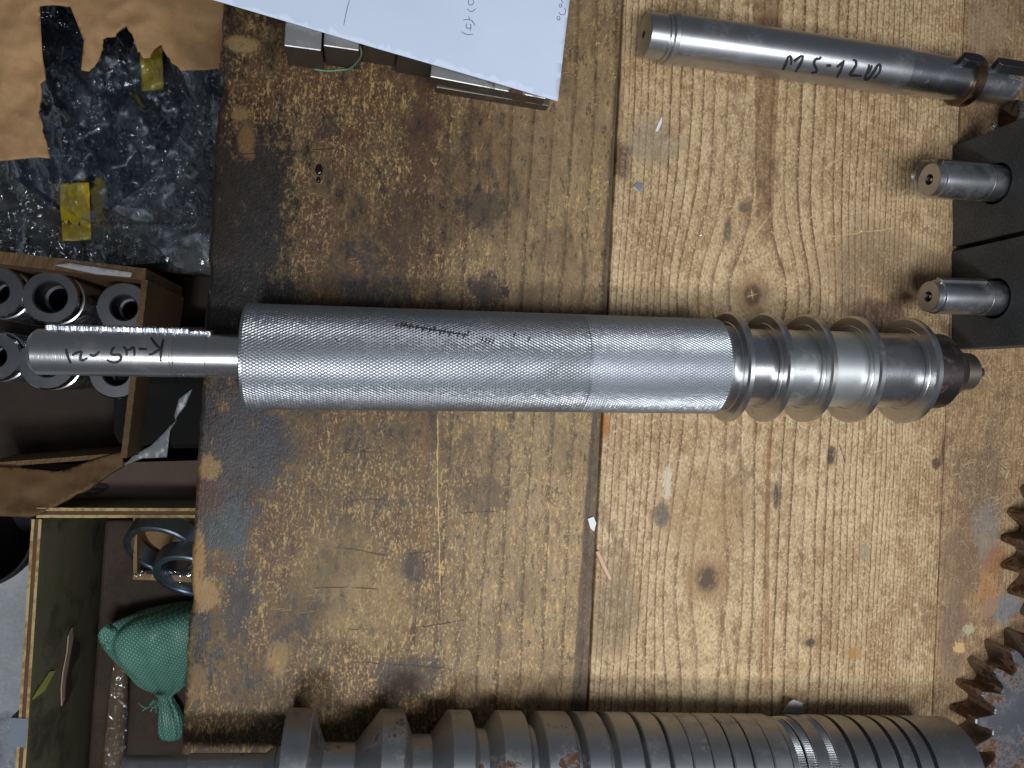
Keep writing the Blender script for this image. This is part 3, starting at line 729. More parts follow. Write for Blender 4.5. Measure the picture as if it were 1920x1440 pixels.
teeth = [(533, 579), (706, 746), (831, 869), (921, 967), (998, 1049), (1069, 1106), (1124, 1164), (1175, 1209), (1218, 1249), (1253, 1285), (1289, 1320), (1326, 1356), (1362, 1393), (1397, 1427)]
roots = [0.0155, 0.0185, 0.0240, 0.0280, 0.0305, 0.0325, 0.0335, 0.0345, 0.0350, 0.0352, 0.0354, 0.0355, 0.0356, 0.0357, 0.0358]
prof = []
s0 = ws(teeth[0][0]); prof += [(ws(518), 0.015), (s0 - 0.002, 0.017)]
for i, (ua, ub) in enumerate(teeth):
    a, b = ws(ua), ws(ub); rl, rr_ = roots[i], roots[i + 1]
    gl = (a - ws(teeth[i - 1][1])) if i else 0.004; gr_ = (ws(teeth[i + 1][0]) - b) if i + 1 < len(teeth) else 0.003
    fl_, fr_ = min(0.42 * gl, (RW - rl) * 0.75), min(0.36 * gr_, (RW - rr_) * 0.45)
    if i == 0: fl_ = 0.0012
    prof += [(a - fl_, rl + 0.0002), (a - 0.0006, RW - 0.0008), (a + 0.0002, RW), (b - 0.0002, RW), (b + 0.0006, RW - 0.0008), (b + fr_, rr_ + 0.0002)]
prof += [(ws(1433), 0.0357)]
lathe('thread', prof, M_WORM, worm, 160, angle=R(10))
# knurled rings and the plain end with five black grooves
def ring_band(ua, ub, r, mat, name, kn=0):
    a, b = ws(ua), ws(ub)
    o = lathe(name, [(a - 0.0003, r - 0.003), (a, r - 0.0003), (a + 0.0004, r), (b - 0.0004, r), (b, r - 0.0003), (b + 0.0003, r - 0.003)], mat, worm, 160)
    return o
def notched(ua, ub, r, name):
    a, b = ws(ua), ws(ub); n = 150; vs, fs = [], []
    for i in range(n):
        t0 = 2 * math.pi * i / n
        for (s, rr0, dt) in ((a, r - 0.0008, 0), (a + 0.0006, r - 0.0006, 0), (b - 0.0006, r - 0.0006, 0), (b, r - 0.0008, 0)):
            vs.append((s, rr0 * math.cos(t0), rr0 * math.sin(t0)))
        t1 = t0 + math.pi / n * 0.9
        for (s, rr0) in ((a + 0.0008, r), (b - 0.0008, r)): vs.append((s, rr0 * math.cos(t1), rr0 * math.sin(t1)))
        vs += [(a, (r - 0.0008) * math.cos(t1), (r - 0.0008) * math.sin(t1)), (b, (r - 0.0008) * math.cos(t1), (r - 0.0008) * math.sin(t1))]
    m = 8
    for i in range(n):
        k = (i + 1) % n; A, B = i * m, k * m
        fs += [(A, A + 6, A + 4, A + 1), (A + 1, A + 4, A + 5, A + 2), (A + 2, A + 5, A + 7, A + 3), (A + 6, B, B + 1, A + 4), (A + 4, B + 1, B + 2, A + 5), (A + 5, B + 2, B + 3, A + 7)]
    o = mk(name, vs, fs, M_TURN2, worm)
    bm = bmesh.new(); bm.from_mesh(o.data); bmesh.ops.recalc_face_normals(bm, faces=bm.faces); bm.to_mesh(o.data); bm.free(); return o
ring_band(1431, 1441, 0.0385, M_WORM, 'collar_ring'); notched(1441, 1456, 0.0380, 'knurled_ring'); notched(1458, 1474, 0.0384, 'knurled_ring'); ring_band(1474, 1496, 0.0396, M_WORM, 'collar_ring')
notched(1497, 1512, 0.0392, 'knurled_ring')
e0, e1 = ws(1512), ws(1778)
pr = [(e0 - 0.0004, 0.034), (e0, RW - 0.0006), (e0 + 0.0006, RW)]
gro = [ws(u) for u in (1541, 1582, 1622, 1655, 1686)]
for c in gro: pr += [(c - 0.0017, RW), (c - 0.0015, RW - 0.0012), (c + 0.0015, RW - 0.0012), (c + 0.0017, RW)]
pr += [(e1 - 0.0025, RW), (e1 - 0.0006, RW - 0.0016), (e1, RW - 0.0028), (e1, 0.006)]
lathe('plain_end', pr, M_WORM_END, worm, 160)
M_BLKRING = plain('black_groove', (0.008, 0.008, 0.010), 0.7, 0.2, 80, 0, spec=0.2)
for c in gro: lathe('black_groove', [(c - 0.00190, RW - 0.002), (c - 0.00190, RW + 0.00004), (c + 0.00190, RW + 0.00004), (c + 0.00190, RW - 0.002)], M_BLKRING, worm, 128)
# scribed tick marks between the grooves
vs, fs = [], []
for band, c in enumerate(gro):
    for i in range(110):
        a = 2 * math.pi * i / 110 + random.uniform(-.006, .006); L1 = random.uniform(0.002, 0.0042); L0 = random.uniform(0.0016, 0.003)
        for (sa, sb) in ((c - 0.0019 - L1, c - 0.0019), (c + 0.0019, c + 0.0019 + L0)):
            k = len(vs); w = 0.006; rr0 = RW + 0.00005
            vs += [(sa, rr0 * math.cos(a), rr0 * math.sin(a)), (sb, rr0 * math.cos(a - w), rr0 * math.sin(a - w)), (sb, rr0 * math.cos(a + w), rr0 * math.sin(a + w))]; fs.append((k, k + 1, k + 2))
o = mk('scribed_ticks', vs, fs, M_TURN, worm); o['kind'] = 'stuff'

# ------------------------------------------------------------------ two meshed spur gears at the right edge
def gear(cx, cy, rt, rroot, n, phase, h, label, hub):
    pts = []
    p = 2 * math.pi / n
    for i in range(n):
        a = phase + i * p
        for (da, r) in ((-0.40, rroot), (-0.33, rroot + 0.0016), (-0.245, rroot + (rt - rroot) * 0.38), (-0.175, rroot + (rt - rroot) * 0.72), (-0.105, rt - 0.0008), (-0.07, rt), (0.07, rt), (0.105, rt - 0.0008), (0.175, rroot + (rt - rroot) * 0.72), (0.245, rroot + (rt - rroot) * 0.38), (0.33, rroot + 0.0016), (0.40, rroot)):
            pts.append((r * math.cos(a + da * p), r * math.sin(a + da * p)))
    o = thing('spur_gear', label, 'gear', loc=(cx, cy, 0))
    N = len(pts); ri = 0.018; ir = [(ri * math.cos(math.atan2(y, x)), ri * math.sin(math.atan2(y, x))) for x, y in pts]
    vs = [(x, y, 0) for x, y in pts] + [(x, y, h - 0.0009) for x, y in pts] + [(x * (1 - 0.0009 / math.hypot(x, y)), y * (1 - 0.0009 / math.hypot(x, y)), h) for x, y in pts] + [(x, y, h) for x, y in ir] + [(x, y, 0) for x, y in ir]
    fs = []; mi = []
    for i in range(N):
        k = (i + 1) % N
        fs += [(i, k, N + k, N + i), (N + i, N + k, 2 * N + k, 2 * N + i), (2 * N + i, 2 * N + k, 3 * N + k, 3 * N + i), (3 * N + i, 3 * N + k, 4 * N + k, 4 * N + i), (4 * N + i, 4 * N + k, k, i)]
        mi += [0, 1, 1, 0, 0]
    b = mk('gear_wheel', vs, fs, M_GEAR, o); b.data.materials.append(M_GEARFACE)
    for f, m in zip(b.data.polygons, mi): f.material_index = m
    bm = bmesh.new(); bm.from_mesh(b.data); bmesh.ops.recalc_face_normals(bm, faces=bm.faces); bm.to_mesh(b.data); bm.free()
    return o
gear(0.5690, -0.2880, 0.0767, 0.0600, 21, R(121.2), 0.029, 'thick oily spur gear with blue-grey rusty face beside the press screw end', 0)
gear(0.6255, -0.1465, 0.0822, 0.0655, 21, R(171.4), 0.032, 'dark spur gear meshing with the rusty-faced gear, clear of the press screw', 0)

# ------------------------------------------------------------------ bars and paper at the upper edge
def bar(px0, px1, h, length, name, label, group=None, z0=0.0, mat=M_BAR, zref=None, par=None):
    """px0-px1: upper front edge in the photograph; the bar runs away from it"""
    zt = z0 + h
    a, b = P(*px0, zt), P(*px1, zt); d = (b - a); w = d.length; d.normalize()
    back = Vector((-d.y, d.x, 0))
    m = Matrix((d, back, Vector((0, 0, 1)))).transposed().to_4x4(); m.translation = Vector((a.x, a.y, z0))
    o = box(name, (0, 0, 0), (w, length, h), mat, None, 0.0008); o.matrix_world = m
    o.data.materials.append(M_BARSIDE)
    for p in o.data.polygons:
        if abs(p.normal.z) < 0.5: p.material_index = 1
    return tag(o, label, 'steel bar', group)
bar((532, 86), (602, 95.5), 0.032, 0.16, 'square_bar', 'rust-speckled square steel bar next to the bench edge, beside the paper')
bar((606, 86), (673, 95.5), 0.032, 0.16, 'square_bar', 'rust-speckled square steel bar with the green thread at its corner')
bar((678, 81), (744, 91.5), 0.031, 0.16, 'square_bar', 'square steel bar set back under the paper, between the threaded and the pushed-out bar')
bar((745, 102), (811, 114), 0.031, 0.17, 'square_bar', 'square steel bar pushed out furthest, touching the stacked flat bars')
bar((817, 164), (1030, 199.5), 0.0105, 0.05, 'flat_bar', 'lower of two stacked flat steel bars, half hidden under the other', mat=M_BARSIDE)
bar((806, 144), (1024, 186), 0.0125, 0.05, 'flat_bar', 'upper of two stacked flat steel bars, grey top under the paper corner', z0=0.0106)
# green thread caught under a bar
thr = [P(u, v, z) for u, v, z in ((676, 88, 0.033), (677, 104, 0.024), (668, 118, 0.012), (655, 129, 0.003), (640, 131, 0.0012), (615, 133, 0.0012), (590, 130, 0.0012))] 
def tube(name, pts, r, mat, n=6):
    pts = [Vector(p) for p in pts]; fine = []
    for i in range(len(pts) - 1):
        p0, p1, p2, p3 = pts[max(0, i - 1)], pts[i], pts[i + 1], pts[min(len(pts) - 1, i + 2)]
        for k in range(6):
            t = k / 6; fine.append(0.5 * ((2 * p1) + (p2 - p0) * t + (2 * p0 - 5 * p1 + 4 * p2 - p3) * t * t + (3 * p1 - p0 - 3 * p2 + p3) * t ** 3))
    fine.append(pts[-1]); vs, fs = [], []
    for i, p in enumerate(fine):
        d = (fine[min(i + 1, len(fine) - 1)] - fine[max(0, i - 1)]).normalized(); a = d.orthogonal().normalized(); b = d.cross(a)
        for k in range(n): vs.append(p + (a * math.cos(2 * math.pi * k / n) + b * math.sin(2 * math.pi * k / n)) * r)
    for i in range(len(fine) - 1):
        for k in range(n): fs.append((i * n + k, i * n + (k + 1) % n, (i + 1) * n + (k + 1) % n, (i + 1) * n + k))
    return mk(name, vs, fs, mat, None, True)
o = tube('green_thread', thr, 0.0008, plain('green_plastic_thread', lin(92, 120, 98), 0.45, 0.2, 200, 0)); tag(o, 'thin green thread hanging off the corner of a square bar', 'thread')
g = G('paper'); o_ = g.obj(); n = g.noise(o_, 25, 3); g.set('Base Color', g.mix(lin(204, 216, 238), lin(212, 223, 242), n)); g.set('Roughness', 0.65); M_PAPER = g.m
ZP = 0.0345
def zpaper(u, v):
    t = max(0.0, min(1.0, (u - 700) / 350)); return ZP + 0.0006 * rm(u, v, 0.008, 2, 2) - 0.0085 * t * t * max(0, min(1, (v + 40) / 230))
pap = sheet('paper_sheet', [(340, -18), (400, 0), (560, 47), (700, 89), (860, 135), (1046, 190), (1054, 120), (1062, 50), (1068, 0), (1074, -60), (1082, -130), (360, -130)], zpaper, M_PAPER, None, 14, 0.00025)
tag(pap, 'white sheet of paper with pencil notes lying over the steel bars', 'paper')
zp4 = lambda L: Z8(620, 0, 4.174, L)
PT = zp4([[(148, -6), (122, 90), (103, 197)], [(1082, -6), (1076, 18), (1086, 42), (1110, 38), (1124, 12), (1112, 2)], [(1066, 68), (1100, 98), (1138, 66)], [(1080, 128), (1092, 160), (1062, 150), (1038, 158)], [(1084, 150), (1112, 168), (1132, 204)], [(1066, 182), (1058, 212), (1080, 226), (1098, 214)], [(1092, 186), (1100, 204), (1094, 242)], [(1022, 248), (1060, 272), (1116, 268)],
          [(1806, -4), (1812, 14), (1824, 24)], [(1790, 34), (1806, 30), (1812, 48), (1800, 60), (1788, 48), (1790, 34)], [(1832, 62), (1842, 98), (1822, 120), (1796, 112), (1786, 96)], [(1786, 126), (1798, 142), (1788, 160), (1772, 150), (1772, 132), (1786, 126)]])
for grp in (PT[:1], PT[1:8], PT[8:]):
    vs, fs = ribbon(grp, 1.5, lambda u, v: P(u, v, zpaper(u, v) + 0.00022), 1.5); mk('pencil_writing', vs, fs, M_PENCIL, pap)

# ------------------------------------------------------------------ bits lying on the bench
g = G('scrap_paper'); g.set('Base Color', lin(226, 226, 228)); g.set('Roughness', 0.6); M_SCRAP = g.m
w = mk('folded_paper_scrap', [P(1466, 1337, 0.001), P(1480, 1316, 0.010), P(1508, 1319, 0.008), P(1509, 1336, 0.001), P(1492, 1338, 0.0005), P(1487, 1312, 0.013), P(1504, 1318, 0.012)], [(0, 1, 5, 4), (4, 5, 6, 3), (1, 2, 6, 5)], M_SCRAP)
w.modifiers.new('s', 'SOLIDIFY').thickness = 0.0003
tag(w, 'small folded white paper scrap against the press screw', 'scrap')
M_SPL = plain('fresh_splinter', lin(206, 168, 140), 0.7, 0.2, 120, 0.2)
def chip(name, poly, z, h, mat, label, cat):
    q = [P(u, v, 0) for u, v in poly]; cx = sum(p.x for p in q) / len(q); cy = sum(p.y for p in q) / len(q)
    o = prism(name, [(p.x - cx, p.y - cy) for p in q], 0, h, mat, None, 0.0002); o.location = (cx, cy, z); return tag(o, label, cat)
chip('wood_splinter', [(1116, 1034), (1122, 1032), (1134, 1058), (1145, 1082), (1142, 1089), (1128, 1062)], 0.0002, 0.0014, M_SPL, 'pale pink wood splinter lying by the dark joint between planks', 'splinter')
chip('white_chip', [(1101, 972), (1112, 968), (1117, 980), (1113, 996), (1106, 990)], 0.0002, 0.0015, M_SCRAP, 'white chip lying in the dark joint between planks', 'chip')
chip('white_chip', [(1228, 246), (1234, 230), (1241, 218), (1240, 232), (1232, 248)], 0.0002, 0.0008, M_SCRAP, 'thin white sliver lying below the keyed shaft', 'chip')
chip('grey_chip', [(1857, 236), (1862, 231), (1866, 236), (1862, 241)], 0.0002, 0.002, M_ZINC, 'grey metal chip beside the rusty rod', 'chip')
chip('black_chip', [(1863, 240), (1870, 237), (1873, 242), (1866, 244)], 0.0002, 0.002, M_BLOCK, 'black chip beside the grey metal chip', 'chip')
chip('grey_chip', [(1187, 350), (1193, 341), (1204, 344), (1206, 356), (1196, 361)], 0.0002, 0.0008, M_WORN, 'glinting grey flake pressed into the golden plank', 'chip')
vs, fs = [], []
for i in range(300):
    u, v = random.uniform(400, 1900), random.uniform(60, 1330)
    p = P(u, v, 0); L = random.choice((0.0003, 0.0004, 0.0006, 0.0012)) * random.uniform(.6, 1.2); W_ = random.uniform(.0001, .00025); a = random.uniform(0, 6.28)
    dx, dy = math.cos(a), math.sin(a); k = len(vs)
    for (s, t_, z) in ((-1, -1, .0004), (1, -1, .0004), (1, 1, .0005), (-1, 1, .0005), (0, 0, .0012)):
        vs.append((p.x + dx * s * L - dy * t_ * W_, p.y + dy * s * L + dx * t_ * W_, z))
    fs += [(k, k + 1, k + 4), (k + 1, k + 2, k + 4), (k + 2, k + 3, k + 4), (k + 3, k, k + 4), (k + 3, k + 2, k + 1, k)]
o = mk('metal_swarf', vs, fs, metal('swarf', (0.7, 0.7, 0.7), 0.25, 0, 0, dirt=0)); o['kind'] = 'stuff'; o['label'] = 'fine bright metal swarf scattered over the bench'

# ------------------------------------------------------------------ beside the bench: cartons, crate and their contents
CB_LIGHT, CB_MID, CB_DARK = cardboard('carton_tan', lin(176, 138, 96)), cardboard('carton_brown', lin(112, 84, 52)), cardboard('carton_dark', lin(58, 45, 36), 0.3)  # darkest cardboard tone has the shade inside the cartons put into it
FILM = film('clear_film', (0.85, 0.9, 0.95), 0.03, 0.45); FILM2 = film('milky_film', (0.50, 0.54, 0.58), 0.45, 0.40)
XE = XL - 0.004
# torn carton
tc = thing('torn_carton', 'torn tan cardboard carton with a ragged opening over a film-wrapped bundle', 'carton', loc=P(150, 100, -0.55))
off = -Vector(tc.location)
def shift(o): o.location = off; return o
ZT = -0.17
jag = lambda pts, k: [(u + random.uniform(-k, k), v + random.uniform(-k, k)) for u, v in pts]
edge = [(-60, 304), (0, 300), (40, 297), (93, 294)] + jag(dens([(93, 294), (84, 262), (80, 235), (72, 205), (76, 170), (72, 155), (80, 146)], 7), 2.2) + [(78, 80), (75, 12), (100, 9), (131, 10), (145, 45), (157, 76), (154, 105), (152, 132), (166, 134)] + jag(dens([(166, 134), (184, 116), (192, 92), (194, 74), (214, 66), (236, 44)], 6), 1.6) + [(241, 58)] + jag(dens([(248, 66), (256, 88), (270, 108), (282, 108), (290, 90), (303, 84), (310, 100), (322, 116), (338, 132)], 6), 1.6) + [(380, 130), (440, 127), (440, -120), (-60, -120)]
flap = sheet('torn_flap', edge, lambda u, v: ZT + 0.010 * rm(u, v, 0.008, 3, 3) + 0.004 * ridge(u * 0.6, v, 0.02, 5) - 0.03 * max(0, (u - 300) / 140) ** 2, CB_LIGHT, tc, 6.5, 0.003)
shift(flap)
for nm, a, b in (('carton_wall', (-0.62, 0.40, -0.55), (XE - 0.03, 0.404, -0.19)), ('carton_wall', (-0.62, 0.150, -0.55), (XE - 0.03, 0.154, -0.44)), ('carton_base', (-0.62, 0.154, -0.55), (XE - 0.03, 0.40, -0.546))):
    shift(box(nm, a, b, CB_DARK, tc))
# dark bundle in clear film inside it
bu = thing('wrapped_bundle', 'dark navy bundle wrapped in crumpled clear film with yellow tape, inside the torn carton', 'bundle', loc=P(200, 200, -0.44))
boff = -Vector(bu.location)
M_NAVY = plain('navy_goods', lin(16, 24, 38), 0.35, 0.6, 18, 0.3)
def zb(u, v):
    e = max(0, 1 - ((u - 205) / 190) ** 2) * max(0, 1 - ((v - 190) / 230) ** 2)
    return -0.30 + 0.085 * math.sqrt(e) + 0.018 * rm(u, v, 0.014, 8, 3)
o = sheet('bundle_core', [(20, -20), (400, -20), (405, 150), (360, 300), (240, 385), (120, 400), (20, 330)], zb, M_NAVY, bu, 9, 0.06); o.location = boff
def zfilm(u, v):
    f = 0.022 * ridge(u * 1.0 - v * 0.25, v * 0.35, 0.020, 11) + 0.006 * ridge(u - v * 0.3, v * 0.45, 0.055, 12) + 0.0016 * ridge(u, v, 0.10, 13)
    return max(zb(u, v), -0.36) + 0.012 + f * 1.15
o = sheet('film_wrap', [(10, -20), (330, -20), (345, 120), (400, 135), (404, 300), (396, 470), (300, 480), (210, 440), (130, 400), (40, 330), (0, 345), (-30, 300)], zfilm, FILM, bu, 4.0); o.location = boff
o = sheet('film_wrap', [(338, 110), (425, 110), (420, 300), (408, 520), (330, 500), (250, 420), (200, 400), (290, 330), (345, 240)], lambda u, v: max(zb(u, v), -0.33) - 0.004 + 0.012 * ridge(u * 0.8 - v * 0.3, v * 0.4, 0.016, 21) + 0.003 * ridge(u, v * 0.6, 0.05, 22), FILM2, bu, 5.0); o.location = boff
o = sheet('film_wrap', [(-40, 330), (60, 330), (130, 395), (250, 440), (330, 490), (200, 500), (0, 470), (-40, 430)], lambda u, v: -0.292 + 0.02 * ridge(u, v * 0.7, 0.02, 4) + 0.006 * ridge(u, v, 0.06, 9), FILM, bu, 5.0); o.location = boff
M_YEL = plain('yellow_tape', lin(158, 134, 14), 0.4, 0.25, 80, 0.1)
o = sheet('yellow_tape', [(262, 60), (303, 66), (307, 168), (264, 171)], lambda u, v: zb(u, v) + 0.007, M_YEL, bu, 8, 0.001); o.location = boff
o = sheet('yellow_tape', [(110, 345), (166, 342), (171, 449), (118, 452)], lambda u, v: max(zb(u, v), -0.32) + 0.006, M_YEL, bu, 8, 0.001); o.location = boff
o = sheet('bundle_core', [(-60, 300), (330, 300), (420, 420), (420, 520), (-60, 480)], lambda u, v: -0.40 + 0.01 * rm(u, v, 0.012, 5, 3), plain('dark_grey_goods', lin(44, 42, 40), 0.6, 0.4, 20, 0.3), bu, 14, 0.02); o.location = boff

# carton of bushings
cc = thing('bushing_carton', 'open cardboard carton holding turned steel bushings beside the bench', 'carton', loc=P(120, 640, -0.46))
coff = -Vector(cc.location)
ZC = -0.30
def wall(name, pa, pb, zt, zb_, th, mat, parent, off, flute=True):
    a, b = P(*pa, zt), P(*pb, zt); d = (b - a).normalized(); nrm = Vector((-d.y, d.x, 0)) * th
    n = max(4, int((b - a).length / 0.0035)) if flute else 2; vs, fs = [], []
    for i in range(n + 1):
        p = a + (b - a) * i / n; wv = 0.0008 * math.sin(i * math.pi / 2) if flute else 0
        p2 = p + nrm
        vs += [(p.x, p.y, zb_), (p.x, p.y, zt + wv), (p2.x, p2.y, zt - wv), (p2.x, p2.y, zb_)]
    for i in range(n):
        for k in range(4): fs.append((i * 4 + k, i * 4 + (k + 1) % 4, (i + 1) * 4 + (k + 1) % 4, (i + 1) * 4 + k))
    fs += [(3, 2, 1, 0), (n * 4, n * 4 + 1, n * 4 + 2, n * 4 + 3)]
    o = mk(name, vs, fs, mat, parent); o.location = off
    bm = bmesh.new(); bm.from_mesh(o.data); bmesh.ops.recalc_face_normals(bm, faces=bm.faces); bm.to_mesh(o.data); bm.free(); return o
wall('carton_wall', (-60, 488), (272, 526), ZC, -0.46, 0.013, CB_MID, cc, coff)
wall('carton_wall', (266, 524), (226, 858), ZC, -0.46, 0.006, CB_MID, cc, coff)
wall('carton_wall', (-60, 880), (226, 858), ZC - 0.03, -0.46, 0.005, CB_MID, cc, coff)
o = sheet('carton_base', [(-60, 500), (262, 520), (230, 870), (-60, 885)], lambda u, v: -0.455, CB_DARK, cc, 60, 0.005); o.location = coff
o = sheet('folded_flap', [(-60, 872), (20, 876), (110, 884), (165, 866), (230, 846), (228, 874), (165, 915), (80, 958), (60, 966), (-60, 966)], lambda u, v: ZC - 0.025 + 0.030 * max(0, (v - 870) / 95) + 0.006 * rm(u, v, 0.02, 3, 3), CB_MID, cc, 8, 0.004); o.location = coff
o = sheet('white_tape', [(100, 497), (130, 493), (248, 511), (245, 520), (180, 514)], lambda u, v: ZC + 0.0022, plain('white_tape', lin(176, 178, 180), 0.4, 0.1, 60, 0), cc, 8, 0.0004); o.location = coff
M_BUSH = metal('bushing_steel', (0.66, 0.66, 0.68), 0.20, 0.0, 0.9, dirt=0.2, axis=2)
M_BUSHTOP = metal('bushing_face', (0.20, 0.205, 0.22), 0.42, 0.0, 0.1, dirt=0.2, axis=2)
def bushing(u, v, ro, ri, lab, zt=-0.335, h=0.12):
    p = P(u, v, zt)
    o = thing('steel_bushing', lab, 'bushing', loc=(p.x, p.y, zt - h), group='bushings in the carton')
    pr = [(0, ri), (0, ro * 0.97), (0.002, ro)]
    z = 0.004
    while z < h - 0.020: pr += [(z, ro), (z + 0.0016, ro), (z + 0.0022, ro - 0.0007), (z + 0.0036, ro - 0.0007)]; z += 0.0042
    pr += [(h - 0.016, ro), (h - 0.0155, ro * 0.94), (h - 0.010, ro * 0.94), (h - 0.0095, ro * 0.985), (h - 0.0022, ro * 0.985), (h, ro * 0.93)]
    lathe('bushing_body', pr, M_BUSH, o, 64, 'z', cap0=False, cap1=False)
    lathe('end_face', [(h, ro * 0.93), (h + 0.0001, ri + 0.0015), (h - 0.0015, ri)], M_BUSHTOP, o, 64, 'z', cap0=False, cap1=False)
    lathe('bore', [(h - 0.0015, ri), (h - 0.03, ri), (h - 0.0305, ri * 0.8), (0.0, ri * 0.8)], M_BLACKENED, o, 48, 'z', cap0=False, cap1=False)
for (u, v, ro, ri, lab) in ((-8, 547, 0.0285, 0.0125, 'steel bushing along the taped carton wall, the one farthest from the bench'), (94, 557, 0.0295, 0.0165, 'wide-bored steel bushing in the middle along the taped carton wall'), (232, 577, 0.0290, 0.0135, 'steel bushing in the carton corner between taped wall and bench'),
                             (-12, 668, 0.0275, 0.0120, 'steel bushing beyond the tip of the marked shaft, away from the taped wall'), (88, 680, 0.0300, 0.0150, 'steel bushing directly under the tip of the marked shaft'), (217, 700, 0.0285, 0.0130, 'steel bushing half hidden under the marked shaft against the carton side wall')): bushing(u, v, ro, ri, lab)
# closed carton the two open ones stand on
lc = box('lower_carton', (-0.64, -0.135, FLOOR_Z), (XE - 0.02, 0.42, -0.551), CB_DARK, None, 0.003); tag(lc, 'dark brown closed carton underneath the torn carton and the bushing carton', 'carton')
lc2 = box('lower_carton', (-0.62, -0.13, -0.5505), (XE - 0.05, 0.074, -0.4605), CB_DARK, None, 0.003); tag(lc2, 'flat dark closed carton directly under the bushing carton', 'carton')
# purple brown carton with a printed mark
q0, q1_ = P(60, 955, -0.335), P(400, 858, -0.335)
pcx = thing('printed_carton', 'purplish brown carton with a small printed mark beside the plywood crate', 'carton', loc=(q0.x, q0.y, FLOOR_Z))
# box side facing the camera, sloping a little
M_PB = cardboard('carton_purple_brown', lin(100, 80, 70), 0.2)
va = [P(40, 956, -0.36), P(420, 960, -0.36), P(420, 862, -0.365), P(40, 872, -0.365)]
vs = [tuple(p - Vector(pcx.location)) for p in va] + [tuple(Vector((p.x, p.y, FLOOR_Z)) - Vector(pcx.location)) for p in va]
o = mk('carton_body', vs, [(0, 1, 2, 3), (7, 6, 5, 4), (0, 4, 5, 1), (1, 5, 6, 2), (2, 6, 7, 3), (3, 7, 4, 0)], M_PB, pcx)
pm = [[(128, 923), (150, 912), (168, 909), (210, 911), (185, 925), (172, 927), (128, 923)], [(150, 918), (195, 918)]]
vs, fs = ribbon(pm, 4.5, lambda u, v: P(u, v, -0.3595) - Vector(pcx.location), 2, False); mk('printed_mark', vs, fs, plain('carton_print', lin(44, 44, 46), 0.8, 0.2, 60, 0), pcx)
zs = lambda L: [(a / 2.769, 440 + b / 2.769) for a, b in L]
o = sheet('plastic_scrap', zs([(640, 1198), (700, 1140), (780, 1098), (850, 1030), (885, 990), (912, 968), (905, 938), (930, 850), (1000, 800), (962, 890), (916, 948), (912, 972), (882, 1020), (866, 1156), (740, 1162), (660, 1190)]), lambda u, v: -0.345 + 0.004 * rm(u, v, .03, 2, 2), plain('grey_plastic', lin(140, 146, 148), 0.35, 0.15, 30, 0.1), None, 5, 0.0006)
tag(o, 'torn pale grey plastic scrap between the bushing carton and the bench', 'scrap')
o = box('shade_filler', (-0.285, -0.075, FLOOR_Z), (XE - 0.002, 0.02, -0.348), plain('shade_black', lin(13, 12, 12), 0.9, 0.3, 30, 0.4), None, 0.02); o.name = 'shade_filler_block'; tag(o, 'added black block standing in for the shade between the bushing carton and the bench', 'shade filler')  # added box: fills the gap with black to stand in for shade

# plywood crate
ZR = -0.30
g = G('plywood_face'); x, y, z = g.xyz(); o_ = g.obj(); n = g.noise(g.vec(x * 6.0, y * 14.0, z * 40.0), 1, 4, 0.6); n2 = g.noise(o_, 12, 5, 0.65); n3 = g.noise(o_, 130, 3)
c = g.mix(lin(108, 104, 82), lin(134, 128, 100), n); c = g.mix(c, lin(64, 60, 46), n2.ss(0.5, 0.66) * 0.75); c = g.mix(c, lin(160, 150, 116), n3.ss(0.6, 0.72) * 0.3)
g.set('Base Color', c); g.set('Roughness', 0.65); M_PLY = g.m
g = G('plywood_edge'); o_ = g.obj(); n = g.noise(o_, 130, 4, 0.6); n2 = g.noise(o_, 22, 3)
g.set('Base Color', g.mix(lin(196, 172, 120), lin(150, 116, 74), (n * 0.6 + n2 * 0.4).ss(0.42, 0.6))); g.set('Roughness', 0.75); g.bump(n, 0.4, 0.001); M_EDGE = g.m
M_EDGE2 = plain('plywood_core', lin(98, 70, 44), 0.8, 0.35, 140, 0.4)
cr = thing('plywood_crate', 'open plywood crate with pale layered edges beside the bench, holding a green sack', 'crate', loc=P(200, 1200, FLOOR_Z))
cro = -Vector(cr.location)
def plywall(pa, pb, th):
    a, b = P(*pa, ZR), P(*pb, ZR); d = (b - a).normalized(); nr = Vector((-d.y, d.x, 0))
    out = []
    for k, (t0, t1, m, dz) in enumerate(((0, 0.30, M_EDGE, 0), (0.30, 0.70, M_EDGE2, -0.0012), (0.70, 1.0, M_EDGE, 0))):
        n = 40; vs, fs = [], []
        for i in range(n + 1):
            p = a + (b - a) * i / n; e = 0.0005 * mnoise.noise(Vector((i * 0.7, k * 3, 1)))
            for (tt, z) in ((t0, FLOOR_Z), (t0, ZR + dz + e), (t1, ZR + dz + e), (t1, FLOOR_Z)):
                q = p + nr * th * (tt + (0.02 * mnoise.noise(Vector((i * .5, tt * 7, 4))) if z > -0.5 else 0)); vs.append((q.x, q.y, z))
        for i in range(n):
            for j in range(4): fs.append((i * 4 + j, i * 4 + (j + 1) % 4, (i + 1) * 4 + (j + 1) % 4, (i + 1) * 4 + j))
        fs += [(3, 2, 1, 0), (n * 4, n * 4 + 1, n * 4 + 2, n * 4 + 3)]
        o = mk('plywood_layer', vs, fs, m, cr); o.location = cro; o.data.materials.append(M_PLY)
        bm = bmesh.new(); bm.from_mesh(o.data); bmesh.ops.recalc_face_normals(bm, faces=bm.faces); bm.to_mesh(o.data); bm.free()
        for p in o.data.polygons:
            if abs(p.normal.z) < 0.5: p.material_index = 1
plywall((68, 971), (430, 971), 0.0105)
plywall((78, 974), (36, 1620), -0.0095)
f = lambda u, v, z: P(u, v, z)
tape = [P(19, 1346, ZR + .001), P(52, 1348, ZR + .001), P(48, 1402, ZR + .001), P(15, 1400, ZR + .001)]
